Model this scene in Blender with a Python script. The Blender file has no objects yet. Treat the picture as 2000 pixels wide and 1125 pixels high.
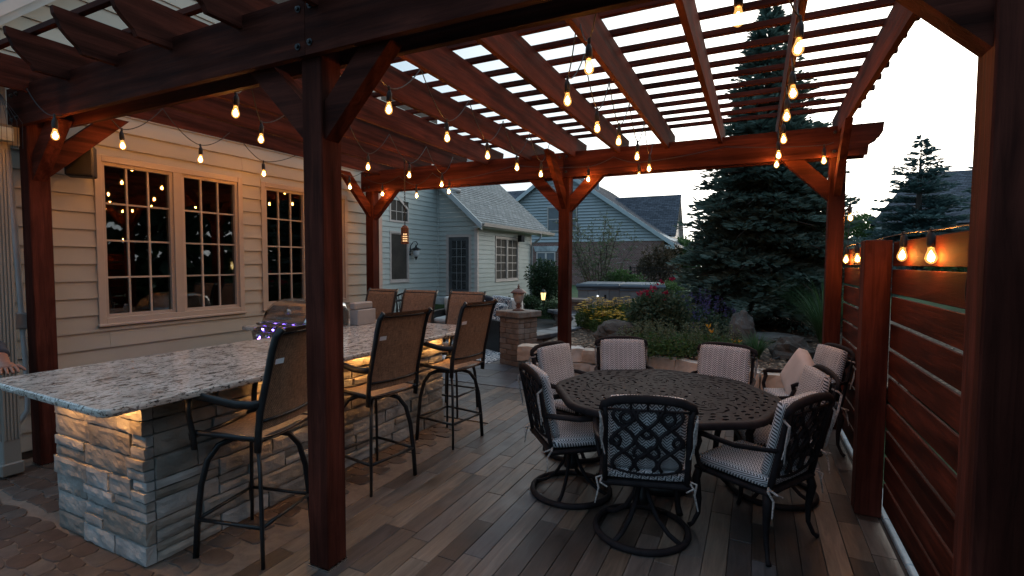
import bpy, math, random
from math import sin, cos, pi, sqrt, radians as R
from mathutils import Vector as V, Matrix, noise

random.seed(7)
S = bpy.context.scene
COL = S.collection
# ------------------------------------------------------------------ camera
cam_d = bpy.data.cameras.new('camera'); cam = bpy.data.objects.new('camera', cam_d); COL.objects.link(cam)
YAW, PIT, ROL, FOC = .45134, -.05022, .00447, 981.4
fw = V((-sin(YAW)*cos(PIT), cos(YAW)*cos(PIT), sin(PIT))); rt = V((cos(YAW), sin(YAW), 0)); up = rt.cross(fw)
r2 = rt*cos(ROL)+up*sin(ROL); u2 = up*cos(ROL)-rt*sin(ROL)
EYE = V((0, 0, 1.7))
cam.matrix_world = Matrix(((r2.x, u2.x, -fw.x, 0), (r2.y, u2.y, -fw.y, 0), (r2.z, u2.z, -fw.z, EYE.z), (0, 0, 0, 1)))
cam_d.sensor_width = 36; cam_d.lens = FOC/2000*36; cam_d.clip_end = 500; cam_d.clip_start = .05
S.camera = cam

def at(px, py, z=None, x=None, y=None, d=None):
    """world point seen at a pixel of the photograph, on a plane z=, x=, y= or at a depth d="""
    r = fw + r2*((px-1000)/FOC) - u2*((py-562.5)/FOC)
    t = d if d is not None else (z-EYE.z)/r.z if z is not None else x/r.x if x is not None else y/r.y
    return EYE + r*t

# ------------------------------------------------------------------ sky, sun, exposure
W = bpy.data.worlds.new('World'); S.world = W; W.use_nodes = True
nt = W.node_tree; bg = nt.nodes['Background']
sky = nt.nodes.new('ShaderNodeTexSky'); sky.sky_type = 'NISHITA'; sky.sun_disc = False
sky.sun_elevation = R(3.0); sky.sun_rotation = R(20); sky.altitude = 200; sky.air_density = 1.0; sky.dust_density = 1.2; sky.ozone_density = 1.5
hsv = nt.nodes.new('ShaderNodeHueSaturation'); hsv.inputs['Saturation'].default_value = .55; hsv.inputs['Value'].default_value = .15
nt.links.new(sky.outputs[0], hsv.inputs['Color'])
# twilight veil of thin high cloud: bright towards the sunset, dimmer and bluer away from it and overhead
tc = nt.nodes.new('ShaderNodeTexCoord'); dt = nt.nodes.new('ShaderNodeVectorMath'); dt.operation = 'DOT_PRODUCT'; dt.inputs[1].default_value = (.30, .95, .10)
nt.links.new(tc.outputs['Generated'], dt.inputs[0])
vr = nt.nodes.new('ShaderNodeMapRange'); vr.inputs['From Min'].default_value = -1; nt.links.new(dt.outputs['Value'], vr.inputs['Value'])
rp_ = nt.nodes.new('ShaderNodeValToRGB'); e_ = rp_.color_ramp.elements
e_[0].position = 0; e_[0].color = (.34, .56, .80, 1); e_[1].position = 1; e_[1].color = (4.8, 4.5, 4.0, 1)
for p_, c_ in ((.3, (.42, .66, .90)), (.55, (.60, .90, 1.18)), (.78, (.70, .87, 1.0)), (.9, (1.35, 1.45, 1.48))):
    q_ = e_.new(p_); q_.color = (*c_, 1)
nt.links.new(vr.outputs[0], rp_.inputs[0])
mx_ = nt.nodes.new('ShaderNodeMix'); mx_.data_type = 'RGBA'; mx_.inputs[0].default_value = .8
nt.links.new(hsv.outputs[0], mx_.inputs[6]); nt.links.new(rp_.outputs[0], mx_.inputs[7])
nt.links.new(mx_.outputs[2], bg.inputs['Color']); bg.inputs['Strength'].default_value = 1.0
sl = bpy.data.lights.new('sun', 'SUN'); sl.energy = .08; sl.angle = R(20); sl.color = (1, .86, .7)
so = bpy.data.objects.new('sun', sl); COL.objects.link(so)
so.rotation_euler = V((-sin(R(20)), -cos(R(20)), -.14)).to_track_quat('-Z', 'Y').to_euler()
S.view_settings.view_transform = 'Standard'; S.view_settings.look = 'None'; S.view_settings.gamma = 1
S.view_settings.exposure = 0.1; S.view_settings.use_curve_mapping = False
S.render.engine = 'CYCLES'
cy = S.cycles
cy.use_denoising = True; cy.sample_clamp_indirect = 6; cy.max_bounces = 6; cy.diffuse_bounces = 3; cy.glossy_bounces = 3
cy.transparent_max_bounces = 12; cy.caustics_reflective = False; cy.caustics_refractive = False
try: cy.use_light_tree = True
except Exception: pass

# ------------------------------------------------------------------ helpers
class MB:
    def __init__(s): s.v = []; s.f = []
    def add(s, vs, fs):
        o = len(s.v); s.v += [tuple(p) for p in vs]; s.f += [tuple(i+o for i in f) for f in fs]; return s
    def box(s, x0, x1, y0, y1, z0, z1, c=0, m=None):
        if c <= 0:
            vs = [(x, y, z) for z in (z0, z1) for y in (y0, y1) for x in (x0, x1)]
            fs = [(0, 2, 3, 1), (4, 5, 7, 6), (0, 1, 5, 4), (2, 6, 7, 3), (0, 4, 6, 2), (1, 3, 7, 5)]
        else:
            ax = (x0, x1); ay = (y0, y1); az = (z0, z1); vs = []; idx = {}
            sg = (1, -1)
            for i in (0, 1):
                for j in (0, 1):
                    for k in (0, 1):
                        X, Y, Z = ax[i], ay[j], az[k]
                        for a, p in enumerate(((X, Y+sg[j]*c, Z+sg[k]*c), (X+sg[i]*c, Y, Z+sg[k]*c), (X+sg[i]*c, Y+sg[j]*c, Z))):
                            idx[i, j, k, a] = len(vs); vs.append(p)
            g = lambda i, j, k, a: idx[i, j, k, a]
            fs = []
            for i in (0, 1):
                q = [g(i, 0, 0, 0), g(i, 1, 0, 0), g(i, 1, 1, 0), g(i, 0, 1, 0)]; fs.append(q if i else q[::-1])
                q = [g(0, i, 0, 1), g(1, i, 0, 1), g(1, i, 1, 1), g(0, i, 1, 1)]; fs.append(q[::-1] if i else q)
                q = [g(0, 0, i, 2), g(1, 0, i, 2), g(1, 1, i, 2), g(0, 1, i, 2)]; fs.append(q if i else q[::-1])
                for j in (0, 1):
                    q = [g(i, j, 0, 0), g(i, j, 1, 0), g(i, j, 1, 1), g(i, j, 0, 1)]; fs.append(q if i == j else q[::-1])
                    q = [g(i, 0, j, 0), g(i, 0, j, 2), g(i, 1, j, 2), g(i, 1, j, 0)]; fs.append(q if i == j else q[::-1])
                    q = [g(0, i, j, 1), g(1, i, j, 1), g(1, i, j, 2), g(0, i, j, 2)]; fs.append(q if i == j else q[::-1])
                    for k in (0, 1):
                        q = [g(i, j, k, 0), g(i, j, k, 1), g(i, j, k, 2)]; fs.append(q if (i+j+k) % 2 else q[::-1])
        if m is not None: vs = [m @ V(p) for p in vs]
        return s.add(vs, fs)
    def tube(s, pts, r, n=8, ry=None, ref=None, closed=False, cap=True):
        pts = [V(p) for p in pts]; N = len(pts)
        rs = list(r) if isinstance(r, (list, tuple)) else [r]*N
        vs = []; a = None
        for i in range(N):
            t = (pts[(i+1) % N]-pts[i-1]) if closed else pts[min(i+1, N-1)]-pts[max(i-1, 0)]
            if t.length < 1e-9: t = V((0, 0, 1))
            t.normalize()
            if ref is not None: b = t.cross(V(ref)); b = b.normalized() if b.length > 1e-6 else t.orthogonal().normalized(); a = b.cross(t)
            elif a is None: a = t.orthogonal().normalized(); b = t.cross(a)
            else: a = a-t*a.dot(t); a = a.normalized() if a.length > 1e-6 else t.orthogonal().normalized(); b = t.cross(a)
            rb = rs[i]; ra = rs[i] if ry is None else (ry*rs[i]/max(rs))
            for k in range(n):
                w = 2*pi*(k+.5)/n; vs.append(pts[i]+b*(rb*cos(w))+a*(ra*sin(w)))
        fs = []; M = N if closed else N-1
        for i in range(M):
            for k in range(n):
                j = (i+1) % N; fs.append((i*n+k, i*n+(k+1) % n, j*n+(k+1) % n, j*n+k))
        if cap and not closed: fs += [tuple(range(n))[::-1], tuple((N-1)*n+k for k in range(n))]
        return s.add(vs, fs)
    def lathe(s, prof, c=(0, 0, 0), n=16, ax='z'):
        vs = []
        for r, h in prof:
            for k in range(n):
                w = 2*pi*k/n; x, y = r*cos(w), r*sin(w)
                p = (x, y, h) if ax == 'z' else (x, h, y) if ax == 'y' else (h, x, y)
                vs.append((p[0]+c[0], p[1]+c[1], p[2]+c[2]))
        fs = [(i*n+k, i*n+(k+1) % n, (i+1)*n+(k+1) % n, (i+1)*n+k) for i in range(len(prof)-1) for k in range(n)]
        fs += [tuple(range(n))[::-1], tuple((len(prof)-1)*n+k for k in range(n))]
        return s.add(vs, fs)
    def prism(s, poly, a0, a1, ax='z'):
        def P(u, w, a): return (u, w, a) if ax == 'z' else (u, a, w) if ax == 'y' else (a, u, w)
        n = len(poly); vs = [P(u, w, a0) for u, w in poly]+[P(u, w, a1) for u, w in poly]
        fs = [tuple(range(n))[::-1], tuple(range(n, 2*n))]+[(i, (i+1) % n, n+(i+1) % n, n+i) for i in range(n)]
        return s.add(vs, fs)
    def blob(s, c, r, n=10, m=6, amp=.15, f=1.0, seed=0, flat=None):
        vs = []
        for i in range(m+1):
            th = pi*i/m
            for k in range(n):
                ph = 2*pi*k/n; d = V((sin(th)*cos(ph), sin(th)*sin(ph), cos(th)))
                q = 1+amp*noise.noise(d*f*1.7+V((seed*3.1, seed*1.7, seed)))*2
                p = V((d.x*r[0], d.y*r[1], d.z*r[2]))*q
                if flat is not None: p.z = max(p.z, flat)
                vs.append(p+V(c))
        fs = [(i*n+k, (i+1)*n+k, (i+1)*n+(k+1) % n, i*n+(k+1) % n) for i in range(m) for k in range(n)]
        return s.add(vs, fs)
    def leaf(s, p, d, L, w, nrm):
        d = d.normalized(); b = d.cross(nrm)
        b = b.normalized() if b.length > 1e-5 else d.orthogonal().normalized()
        return s.add([p, p+d*L*.45+b*w*.5, p+d*L, p+d*L*.45-b*w*.5], [(0, 1, 2, 3)])
    def mesh(s, name, smooth=False):
        me = bpy.data.meshes.new(name); me.from_pydata(s.v, [], s.f)
        if smooth: me.polygons.foreach_set('use_smooth', [True]*len(me.polygons))
        me.update(); return me

def obj(name, mb, mat, parent=None, loc=(0, 0, 0), rot=None, smooth=False, world=False, kind=None, label=None):
    me = mb.mesh(name, smooth) if isinstance(mb, MB) else mb
    if mat is not None and len(me.materials) == 0: me.materials.append(mat)
    o = bpy.data.objects.new(name, me); COL.objects.link(o)
    o.location = loc
    if rot: o.rotation_euler = rot
    if parent is not None:
        o.parent = parent
        if world: o.location = V(loc)-root_of(parent)
    if kind: o['kind'] = kind
    if label: o['label'] = label
    return o
def root_of(o):
    p = V((0, 0, 0))
    while o is not None: p += V(o.location); o = o.parent
    return p
def tag(o, label, cat, group=None):
    o['label'] = label; o['category'] = cat
    if group: o['group'] = group
    return o
def thing(name, label, cat, loc=(0, 0, 0), rz=0, group=None):
    o = bpy.data.objects.new(name, None); COL.objects.link(o); o.empty_display_size = .1
    o.location = loc; o.rotation_euler = (0, 0, rz); return tag(o, label, cat, group)
def copy_tree(o, parent=None):
    c = o.copy(); COL.objects.link(c)
    if parent is not None: c.parent = parent
    for ch in KIDS(o): copy_tree(ch, c)
    return c
def KIDS(o): return [x for x in COL.objects if x.parent is o]
def ss(a, b, x): t = min(1, max(0, (x-a)/(b-a))); return t*t*(3-2*t)

# ------------------------------------------------------------------ materials
class NT:
    def __init__(s, name):
        s.m = bpy.data.materials.new(name); s.m.use_nodes = True; s.t = s.m.node_tree
        s.b = s.t.nodes['Principled BSDF']; s._co = s.t.nodes.new('ShaderNodeTexCoord'); s._oi = None
    def n(s, t, **k):
        x = s.t.nodes.new('ShaderNode'+t)
        for a, b in k.items(): setattr(x, a, b)
        return x
    def l(s, a, b): s.t.links.new(a, b)
    def setin(s, sock, val):
        if hasattr(val, 'links'): s.l(val, sock)
        else: sock.default_value = val
    def co(s, sc=(1, 1, 1), out='Object', rot=(0, 0, 0)):
        m = s.n('Mapping'); m.inputs['Scale'].default_value = sc; m.inputs['Rotation'].default_value = rot
        s.l(s._co.outputs[out], m.inputs['Vector']); v = m.outputs[0]
        if out == 'Object':
            a = s.n('VectorMath', operation='ADD'); s.l(v, a.inputs[0])
            k = s.n('VectorMath', operation='SCALE'); k.inputs[0].default_value = (37, 91, 53); s.l(s.rnd(), k.inputs['Scale']); s.l(k.outputs[0], a.inputs[1]); v = a.outputs[0]
        return v
    def rnd(s):
        if s._oi is None: s._oi = s.n('ObjectInfo')
        return s._oi.outputs['Random']
    def noise(s, vec, sc=5, det=4, rough=.55, dist=0):
        x = s.n('TexNoise'); x.inputs['Scale'].default_value = sc; x.inputs['Detail'].default_value = det
        x.inputs['Roughness'].default_value = rough; x.inputs['Distortion'].default_value = dist; s.l(vec, x.inputs['Vector']); return x.outputs['Fac']
    def vor(s, vec, sc=5, feat='F1', out='Distance'):
        x = s.n('TexVoronoi'); x.feature = feat; x.inputs['Scale'].default_value = sc; s.l(vec, x.inputs['Vector']); return x.outputs[out]
    def ramp(s, fac, stops, interp='LINEAR'):
        x = s.n('ValToRGB'); x.color_ramp.interpolation = interp; e = x.color_ramp.elements
        while len(e) < len(stops): e.new(.5)
        for q, (p, c) in zip(e, stops):
            q.position = p; q.color = (c[0], c[1], c[2], 1) if not isinstance(c, (int, float)) else (c, c, c, 1)
        s.l(fac, x.inputs[0]); return x.outputs[0]
    def mix(s, a, b, f, mode='MIX'):
        x = s.n('Mix'); x.data_type = 'RGBA'; x.blend_type = mode
        s.setin(x.inputs[0], f)
        for so, v in ((x.inputs[6], a), (x.inputs[7], b)):
            if hasattr(v, 'links'): s.l(v, so)
            else: so.default_value = (v, v, v, 1) if isinstance(v, (int, float)) else (v[0], v[1], v[2], 1)
        return x.outputs[2]
    def math(s, op, a, b=None):
        x = s.n('Math', operation=op); s.setin(x.inputs[0], a)
        if b is not None: s.setin(x.inputs[1], b)
        return x.outputs[0]
    def sep(s, vec):
        x = s.n('SeparateXYZ'); s.l(vec, x.inputs[0]); return x.outputs
    def bump(s, h, st=.3, d=.01, prev=None):
        x = s.n('Bump'); x.inputs['Strength'].default_value = st; x.inputs['Distance'].default_value = d; s.l(h, x.inputs['Height'])
        if prev is not None: s.l(prev, x.inputs['Normal'])
        s.l(x.outputs[0], s.b.inputs['Normal']); return x.outputs[0]
    def col(s, c): s.setin(s.b.inputs['Base Color'], c if hasattr(c, 'links') else (c[0], c[1], c[2], 1))
    def rough(s, r): s.setin(s.b.inputs['Roughness'], r)

def simple(name, col, rough=.6, metal=0, amt=.25, sc=8, stretch=(1, 1, 1), bump=.15, bd=.004, bsc=40, rv=.2, spec=.5):
    k = NT(name); v = k.co(stretch); f = k.noise(v, sc, 5)
    lo = tuple(c*(1-amt) for c in col); hi = tuple(min(1, c*(1+amt)) for c in col)
    c = k.ramp(f, [(.3, lo), (.7, hi)])
    if rv: c = k.mix(c, k.ramp(k.rnd(), [(0, 1-rv), (1, 1+rv)]), 1.0, 'MULTIPLY')
    k.col(c); k.b.inputs['Metallic'].default_value = metal; k.b.inputs['Specular IOR Level'].default_value = spec
    k.rough(k.ramp(k.noise(v, sc*2.3, 3), [(.3, max(0, rough-.08)), (.7, min(1, rough+.08))]))
    if bump: k.bump(k.noise(v, bsc, 4), bump, bd)
    return k.m
def emit(name, col, st):
    k = NT(name); k.b.inputs['Base Color'].default_value = (0, 0, 0, 1); k.b.inputs['Emission Color'].default_value = (*col, 1); k.b.inputs['Emission Strength'].default_value = st; return k.m
def wood(name, axis, col=(.066, .0185, .0125), rough=.8):
    k = NT(name); sc = {'x': (1.2, 16, 16), 'y': (16, 1.2, 16), 'z': (16, 16, 1.2)}[axis]
    v = k.co(sc); g = k.noise(v, 1.6, 8, .65, .8); sc2 = tuple(a*.35 for a in sc)
    w = k.n('TexWave', wave_type='RINGS'); w.inputs['Scale'].default_value = .45; w.inputs['Distortion'].default_value = 6; w.inputs['Detail'].default_value = 3
    k.l(k.co(sc2), w.inputs['Vector'])
    big = k.noise(k.co((1, 1, 1)), 2.2, 4)
    c = k.ramp(g, [(.25, tuple(a*.35 for a in col)), (.5, col), (.8, tuple(a*1.75 for a in col))])
    c = k.mix(c, k.ramp(w.outputs['Fac'], [(0, .45), (.4, 1.12), (1, 1.0)]), .75, 'MULTIPLY')
    c = k.mix(c, k.ramp(big, [(.3, .72), (.7, 1.25)]), 1, 'MULTIPLY')
    kn = k.vor(k.co(tuple(a*.14 for a in sc)), 1.1)
    c = k.mix(c, k.ramp(kn, [(.05, .25), (.12, 1)]), .8, 'MULTIPLY')
    c = k.mix(c, k.ramp(k.rnd(), [(0, .78), (1, 1.22)]), 1, 'MULTIPLY')
    k.col(c); k.rough(k.ramp(g, [(.3, rough-.1), (.8, rough+.15)])); k.b.inputs['Specular IOR Level'].default_value = .07
    saw = k.noise(k.co({'x': (60, 4, 4), 'y': (4, 60, 4), 'z': (4, 4, 60)}[axis]), 2, 2)
    b = k.bump(g, .7, .005); k.bump(saw, .25, .0015, b)
    return k.m
WX, WY, WZ = wood('stained_wood_x', 'x'), wood('stained_wood_y', 'y'), wood('stained_wood_z', 'z')
WFY = wood('fence_wood', 'y', (.062, .0150, .0085), .82)
BLACK = simple('black_metal', (.012, .013, .015), .38, .3, .3, 20, bump=.08, bsc=90)
BRONZE = simple('cast_bronze_metal', (.015, .0125, .014), .68, .0, .35, 14, bump=.2, bsc=60, spec=.14)
RUBBER = simple('black_plastic', (.007, .007, .0075), .55, 0, .2, 20, bump=0)
WHITE = simple('white_trim', (.52, .44, .40), .5, 0, .08, 4, bump=.05)
GREY = simple('grey_plastic', (.32, .33, .34), .5, 0, .1, 6, bump=.05)
STEEL = simple('brushed_steel', (.42, .41, .40), .26, 1, .2, 6, (1, 14, 14), .1, .001, 30)
# ---- more materials
def siding_mat(name, lo, hi):
    k = NT(name); v = k.co((1, 1, 1)); g = k.noise(k.co((2, 2, 40)), 3, 6)
    c = k.ramp(k.noise(v, 1.5, 4), [(.3, lo), (.7, hi)])
    c = k.mix(c, k.ramp(k.rnd(), [(0, .95), (1, 1.05)]), 1, 'MULTIPLY'); k.col(c); k.rough(.6); k.bump(g, .12, .002); return k.m
SIDING = siding_mat('fibre_cement_siding', (.39, .42, .395), (.45, .48, .45)); NEARSID = siding_mat('near_siding_shaded', (.315, .315, .28), (.365, .365, .325))  # near wall: same siding, its dimmer, warmer light put into the colour
VINYL = simple('vinyl_siding_blue_grey', (.42, .45, .46), .5, 0, .08, 1.5, bump=.05, bsc=12)
def granite():
    k = NT('granite'); v = k.co((1, 1, 1)); st = k.co((12, 4.2, 12), rot=(0, 0, .35))
    c = k.ramp(k.noise(v, 5, 6), [(.3, (.40, .36, .32)), (.5, (.53, .50, .46)), (.75, (.66, .635, .60))])
    s1 = k.noise(st, 2.2, 7, .68, .6); c = k.mix(c, (.10, .075, .06), k.ramp(s1, [(.54, 0), (.58, .92)]))
    s2 = k.noise(k.co((30, 13, 30), rot=(0, 0, .35)), 2.6, 5, .6); c = k.mix(c, (.03, .028, .028), k.ramp(s2, [(.575, 0), (.605, .95)]))
    s3 = k.noise(v, 60, 3); c = k.mix(c, (.30, .27, .24), k.ramp(s3, [(.55, 0), (.62, .5)]))
    k.col(c); k.rough(k.ramp(s1, [(.3, .12), (.7, .22)])); k.bump(k.noise(v, 18, 3), .04, .003); return k.m
GRANITE = granite()
def stone(name, stops, rough=.8, sc=6, bump=.6, bd=.012, rv=.28, warm=None):
    k = NT(name); v = k.co(); c = k.ramp(k.noise(v, sc, 8, .62), stops)
    c = k.mix(c, k.ramp(k.noise(v, 1.8, 3), [(.35, .72), (.65, 1.2)]), 1, 'MULTIPLY')
    c = k.mix(c, k.ramp(k.rnd(), [(0, 1-rv), (1, 1+rv)]), 1, 'MULTIPLY')
    if warm: c = k.mix(c, k.ramp(k.rnd(), warm), .8, 'MULTIPLY')
    k.col(c); k.rough(rough); b = k.bump(k.noise(v, sc*2.5, 8, .7), bump, bd); k.bump(k.noise(v, 90, 4), .3, .002, b); return k.m
LEDGE = stone('ledge_stone', [(.3, (.165, .163, .155)), (.5, (.275, .272, .26)), (.72, (.375, .372, .36))], .78, 5, .7, .014, .25, [(0, (1.1, 1, .88)), (.5, (1, 1, 1)), (1, (.92, .98, 1.05))])
BLOCK = stone('tumbled_block', [(.3, (.12, .10, .085)), (.5, (.185, .155, .135)), (.75, (.26, .225, .20))], .85, 7, .4, .006, .22, [(0, (1.15, .95, .85)), (.5, (1, 1, .98)), (1, (.9, 1, 1.08))])
LIME = stone('limestone', [(.3, (.33, .29, .25)), (.5, (.52, .49, .45)), (.75, (.70, .68, .65))], .85, 4, .5, .012, .16, [(0, (1.12, .92, .75)), (.6, (1, 1, 1)), (1, (.96, 1, 1.04))])
BOULDER = stone('boulder', [(.3, (.028, .025, .022)), (.5, (.058, .052, .045)), (.75, (.11, .10, .088))], .9, 4, .8, .02, .1)
GREYROCK = stone('grey_rock', [(.3, (.05, .05, .047)), (.5, (.09, .09, .086)), (.75, (.15, .15, .142))], .9, 5, .6, .015, .1)
COBBLE = stone('stamped_cobble', [(.3, (.036, .026, .021)), (.5, (.06, .044, .035)), (.75, (.095, .072, .057))], .6, 9, .4, .004, .3, [(0, (1.25, .95, .8)), (1, (.85, 1, 1.15))])
GROUT = stone('grout', [(.3, (.11, .085, .07)), (.7, (.19, .15, .12))], .8, 20, .3, .003, 0)
SLATE = stone('stamped_slate', [(.3, (.05, .056, .064)), (.5, (.085, .09, .10)), (.75, (.13, .132, .14))], .38, 6, .4, .006, .25, [(0, (1.15, 1, .9)), (1, (.85, .98, 1.15))])
CONC = stone('pale_concrete', [(.3, (.34, .35, .35)), (.7, (.52, .53, .54))], .85, 8, .3, .004, .1)
JOINT = simple('dark_joint', (.03, .025, .022), .85, bump=0)
def plank_mat():
    k = NT('wood_plank_tile'); v = k.co((14, 1.3, 14)); g = k.noise(v, 1.6, 8, .66, 1.2)
    w = k.n('TexWave', wave_type='RINGS'); w.inputs['Scale'].default_value = .5; w.inputs['Distortion'].default_value = 9; w.inputs['Detail'].default_value = 4
    k.l(k.co((6, .55, 6)), w.inputs['Vector'])
    base = k.ramp(k.rnd(), [(0, (.060, .045, .038)), (.15, (.17, .125, .092)), (.3, (.105, .083, .07)), (.45, (.20, .155, .12)), (.6, (.075, .063, .060)), (.75, (.15, .125, .11)), (.88, (.105, .105, .112)), (1, (.22, .175, .14))], 'CONSTANT')
    c = k.mix(base, k.ramp(g, [(.25, .38), (.55, .84), (.8, 1.3)]), 1, 'MULTIPLY')
    c = k.mix(c, k.ramp(w.outputs['Fac'], [(0, .7), (.4, 1.05), (1, 1)]), .7, 'MULTIPLY')
    c = k.mix(c, k.ramp(k.noise(k.co(), 3, 4), [(.3, .8), (.7, 1.2)]), 1, 'MULTIPLY')
    k.col(c); k.rough(k.ramp(k.noise(k.co(), 6, 5), [(.3, .34), (.7, .55)]))
    b = k.bump(g, .55, .004); k.bump(w.outputs['Fac'], .35, .004, b); return k.m
PLANK = plank_mat()
def herring(name, light=(.64, .63, .635), dark=(.04, .042, .052)):
    k = NT(name); x, y, z = k.sep(k._co.outputs['Object'])
    u = k.math('DIVIDE', k.math('ADD', x, k.math('MULTIPLY', z, .7)), .046); fr = k.math('ABSOLUTE', k.math('SUBTRACT', k.math('FRACT', u), .5))
    t = k.math('FRACT', k.math('DIVIDE', k.math('ADD', k.math('ADD', y, z), k.math('MULTIPLY', fr, .05)), .019))
    st = k.math('ABSOLUTE', k.math('SUBTRACT', t, .5))
    f = k.ramp(k.math('ADD', st, k.math('MULTIPLY', k.noise(k.co(), 60, 2), .08)), [(.27, 0), (.31, 1)])
    e = k.ramp(fr, [(.04, 1), (.06, 0)])
    c = k.mix(dark, light, f); c = k.mix(c, light, k.math('MULTIPLY', e, .5))
    c = k.mix(c, k.ramp(k.noise(k.co(), 5, 3), [(.3, .85), (.7, 1.12)]), 1, 'MULTIPLY')
    k.col(c); k.rough(.9); k.bump(k.noise(k.co(), 300, 2), .3, .001); return k.m
HERR = herring('herringbone_fabric')
def weave(name, col):
    k = NT(name); x, y, z = k.sep(k._co.outputs['Object'])
    a = k.math('SINE', k.math('MULTIPLY', x, 620)); b = k.math('SINE', k.math('MULTIPLY', k.math('ADD', y, k.math('MULTIPLY', z, .9)), 620))
    f = k.math('ADD', k.math('MULTIPLY', k.math('MULTIPLY', a, b), .5), .5)
    n = k.noise(k.co((60, 8, 8)), 3, 3); n2 = k.noise(k.co((8, 60, 60)), 3, 3)
    c = k.ramp(f, [(.2, tuple(q*.55 for q in col)), (.8, tuple(q*1.3 for q in col))])
    c = k.mix(c, k.ramp(n, [(.35, .65), (.65, 1.3)]), 1, 'MULTIPLY'); c = k.mix(c, k.ramp(n2, [(.35, .75), (.65, 1.25)]), 1, 'MULTIPLY')
    k.col(c); k.rough(.7); k.bump(f, .4, .0015); return k.m
SLING = weave('brown_sling', (.20, .125, .08))
TAGM = simple('white_tag', (.75, .76, .78), .5, 0, .05, bump=0)
ROPE = simple('cotton_tie', (.36, .33, .31), .9, 0, .6, 90, bump=.3, bsc=200)
CREAM = simple('cream_fabric', (.64, .58, .55), .9, 0, .08, 9, bump=.2, bsc=220)
WHITEF = simple('white_fabric', (.62, .60, .57), .9, 0, .08, 9, bump=.2, bsc=220)
NAVY = simple('navy_fabric', (.02, .022, .032), .9, 0, .2, 9, bump=.2, bsc=220)
def pattern_fabric(name, sc=26):
    k = NT(name); v = k.co(); d = k.vor(v, sc); r = k.math('FRACT', k.math('MULTIPLY', d, 3.4))
    f = k.ramp(k.math('ADD', r, k.math('MULTIPLY', k.noise(v, 40, 2), .2)), [(.5, 0), (.56, 1)])
    k.col(k.mix((.64, .66, .67), (.06, .085, .12), f)); k.rough(.9); return k.m
PATF = pattern_fabric('blue_ikat_fabric', 11); RUGM = pattern_fabric('blue_rug_pile', 7)
def glass_mat():
    k = NT('window_glass'); t = k.t; out = t.nodes['Material Output']; tr = k.n('BsdfTransparent'); gl = k.n('BsdfGlossy'); mx = k.n('MixShader'); fr = k.n('Fresnel')
    tr.inputs[0].default_value = (.42, .44, .44, 1); gl.inputs['Roughness'].default_value = .012; gl.inputs[0].default_value = (1, 1, 1, 1); fr.inputs[0].default_value = 1.65
    k.l(k.math('MULTIPLY', fr.outputs[0], 1.6), mx.inputs[0]); k.l(tr.outputs[0], mx.inputs[1]); k.l(gl.outputs[0], mx.inputs[2]); k.l(mx.outputs[0], out.inputs[0]); return k.m
GLASS = glass_mat()
def bulb_glass(name, glow):
    k = NT(name); t = k.t; out = t.nodes['Material Output']; tr = k.n('BsdfTransparent'); gl = k.n('BsdfGlossy'); mx = k.n('MixShader')
    tr.inputs[0].default_value = (1, .9, .74, 1); gl.inputs['Roughness'].default_value = .05; mx.inputs[0].default_value = .08
    k.l(tr.outputs[0], mx.inputs[1]); k.l(gl.outputs[0], mx.inputs[2])
    if glow:
        em = k.n('Emission'); em.inputs[0].default_value = (1, .50, .13, 1); em.inputs[1].default_value = glow; ad = k.n('AddShader'); k.l(mx.outputs[0], ad.inputs[0]); k.l(em.outputs[0], ad.inputs[1]); k.l(ad.outputs[0], out.inputs[0])
    else: k.l(mx.outputs[0], out.inputs[0])
    return k.m
BULBG = bulb_glass('bulb_glass', .55); CLEARG = bulb_glass('clear_plastic', 0)
GLOW = emit('bulb_filament', (1, .38, .08), 350)
STRIP = emit('under_counter_led', (1, .44, .12), 150)
def shingle(name, lo, hi, sc):
    k = NT(name); b = k.n('TexBrick'); b.inputs['Scale'].default_value = sc; b.inputs['Mortar Size'].default_value = .03; b.inputs['Brick Width'].default_value = .8; b.inputs['Row Height'].default_value = .36
    b.inputs['Color1'].default_value = (*lo, 1); b.inputs['Color2'].default_value = (*hi, 1); b.inputs['Mortar'].default_value = tuple(a*.35 for a in lo)+(1,); k.l(k.co((1, 1, 1), 'UV'), b.inputs['Vector'])
    c = k.mix(b.outputs[0], k.ramp(k.noise(k.co((1, 1, 1), 'Generated'), 90, 4), [(.3, .7), (.7, 1.3)]), 1, 'MULTIPLY'); k.col(c); k.rough(.9); k.bump(b.outputs['Fac'], .4, .01); return k.m
SHING = shingle('asphalt_shingle', (.19, .205, .205), (.29, .30, .30), 2.4)
SHING2 = shingle('dark_shingle', (.055, .06, .075), (.12, .125, .15), 2.4)
def brick_mat():
    k = NT('far_brick'); b = k.n('TexBrick'); b.inputs['Scale'].default_value = 3.2; b.inputs['Mortar Size'].default_value = .03
    b.inputs['Color1'].default_value = (.15, .055, .045, 1); b.inputs['Color2'].default_value = (.24, .10, .08, 1); b.inputs['Mortar'].default_value = (.26, .22, .2, 1)
    k.l(k.co((1, 1, 1), 'UV'), b.inputs['Vector'])
    pale = k.ramp(k.noise(k.co((1.2, 4, 1), 'UV'), 2.2, 2), [(.64, 0), (.66, 1)]); k.col(k.mix(b.outputs[0], (.42, .34, .31), k.math('MULTIPLY', pale, .7))); k.rough(.9); return k.m
BRICK = brick_mat()
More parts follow.
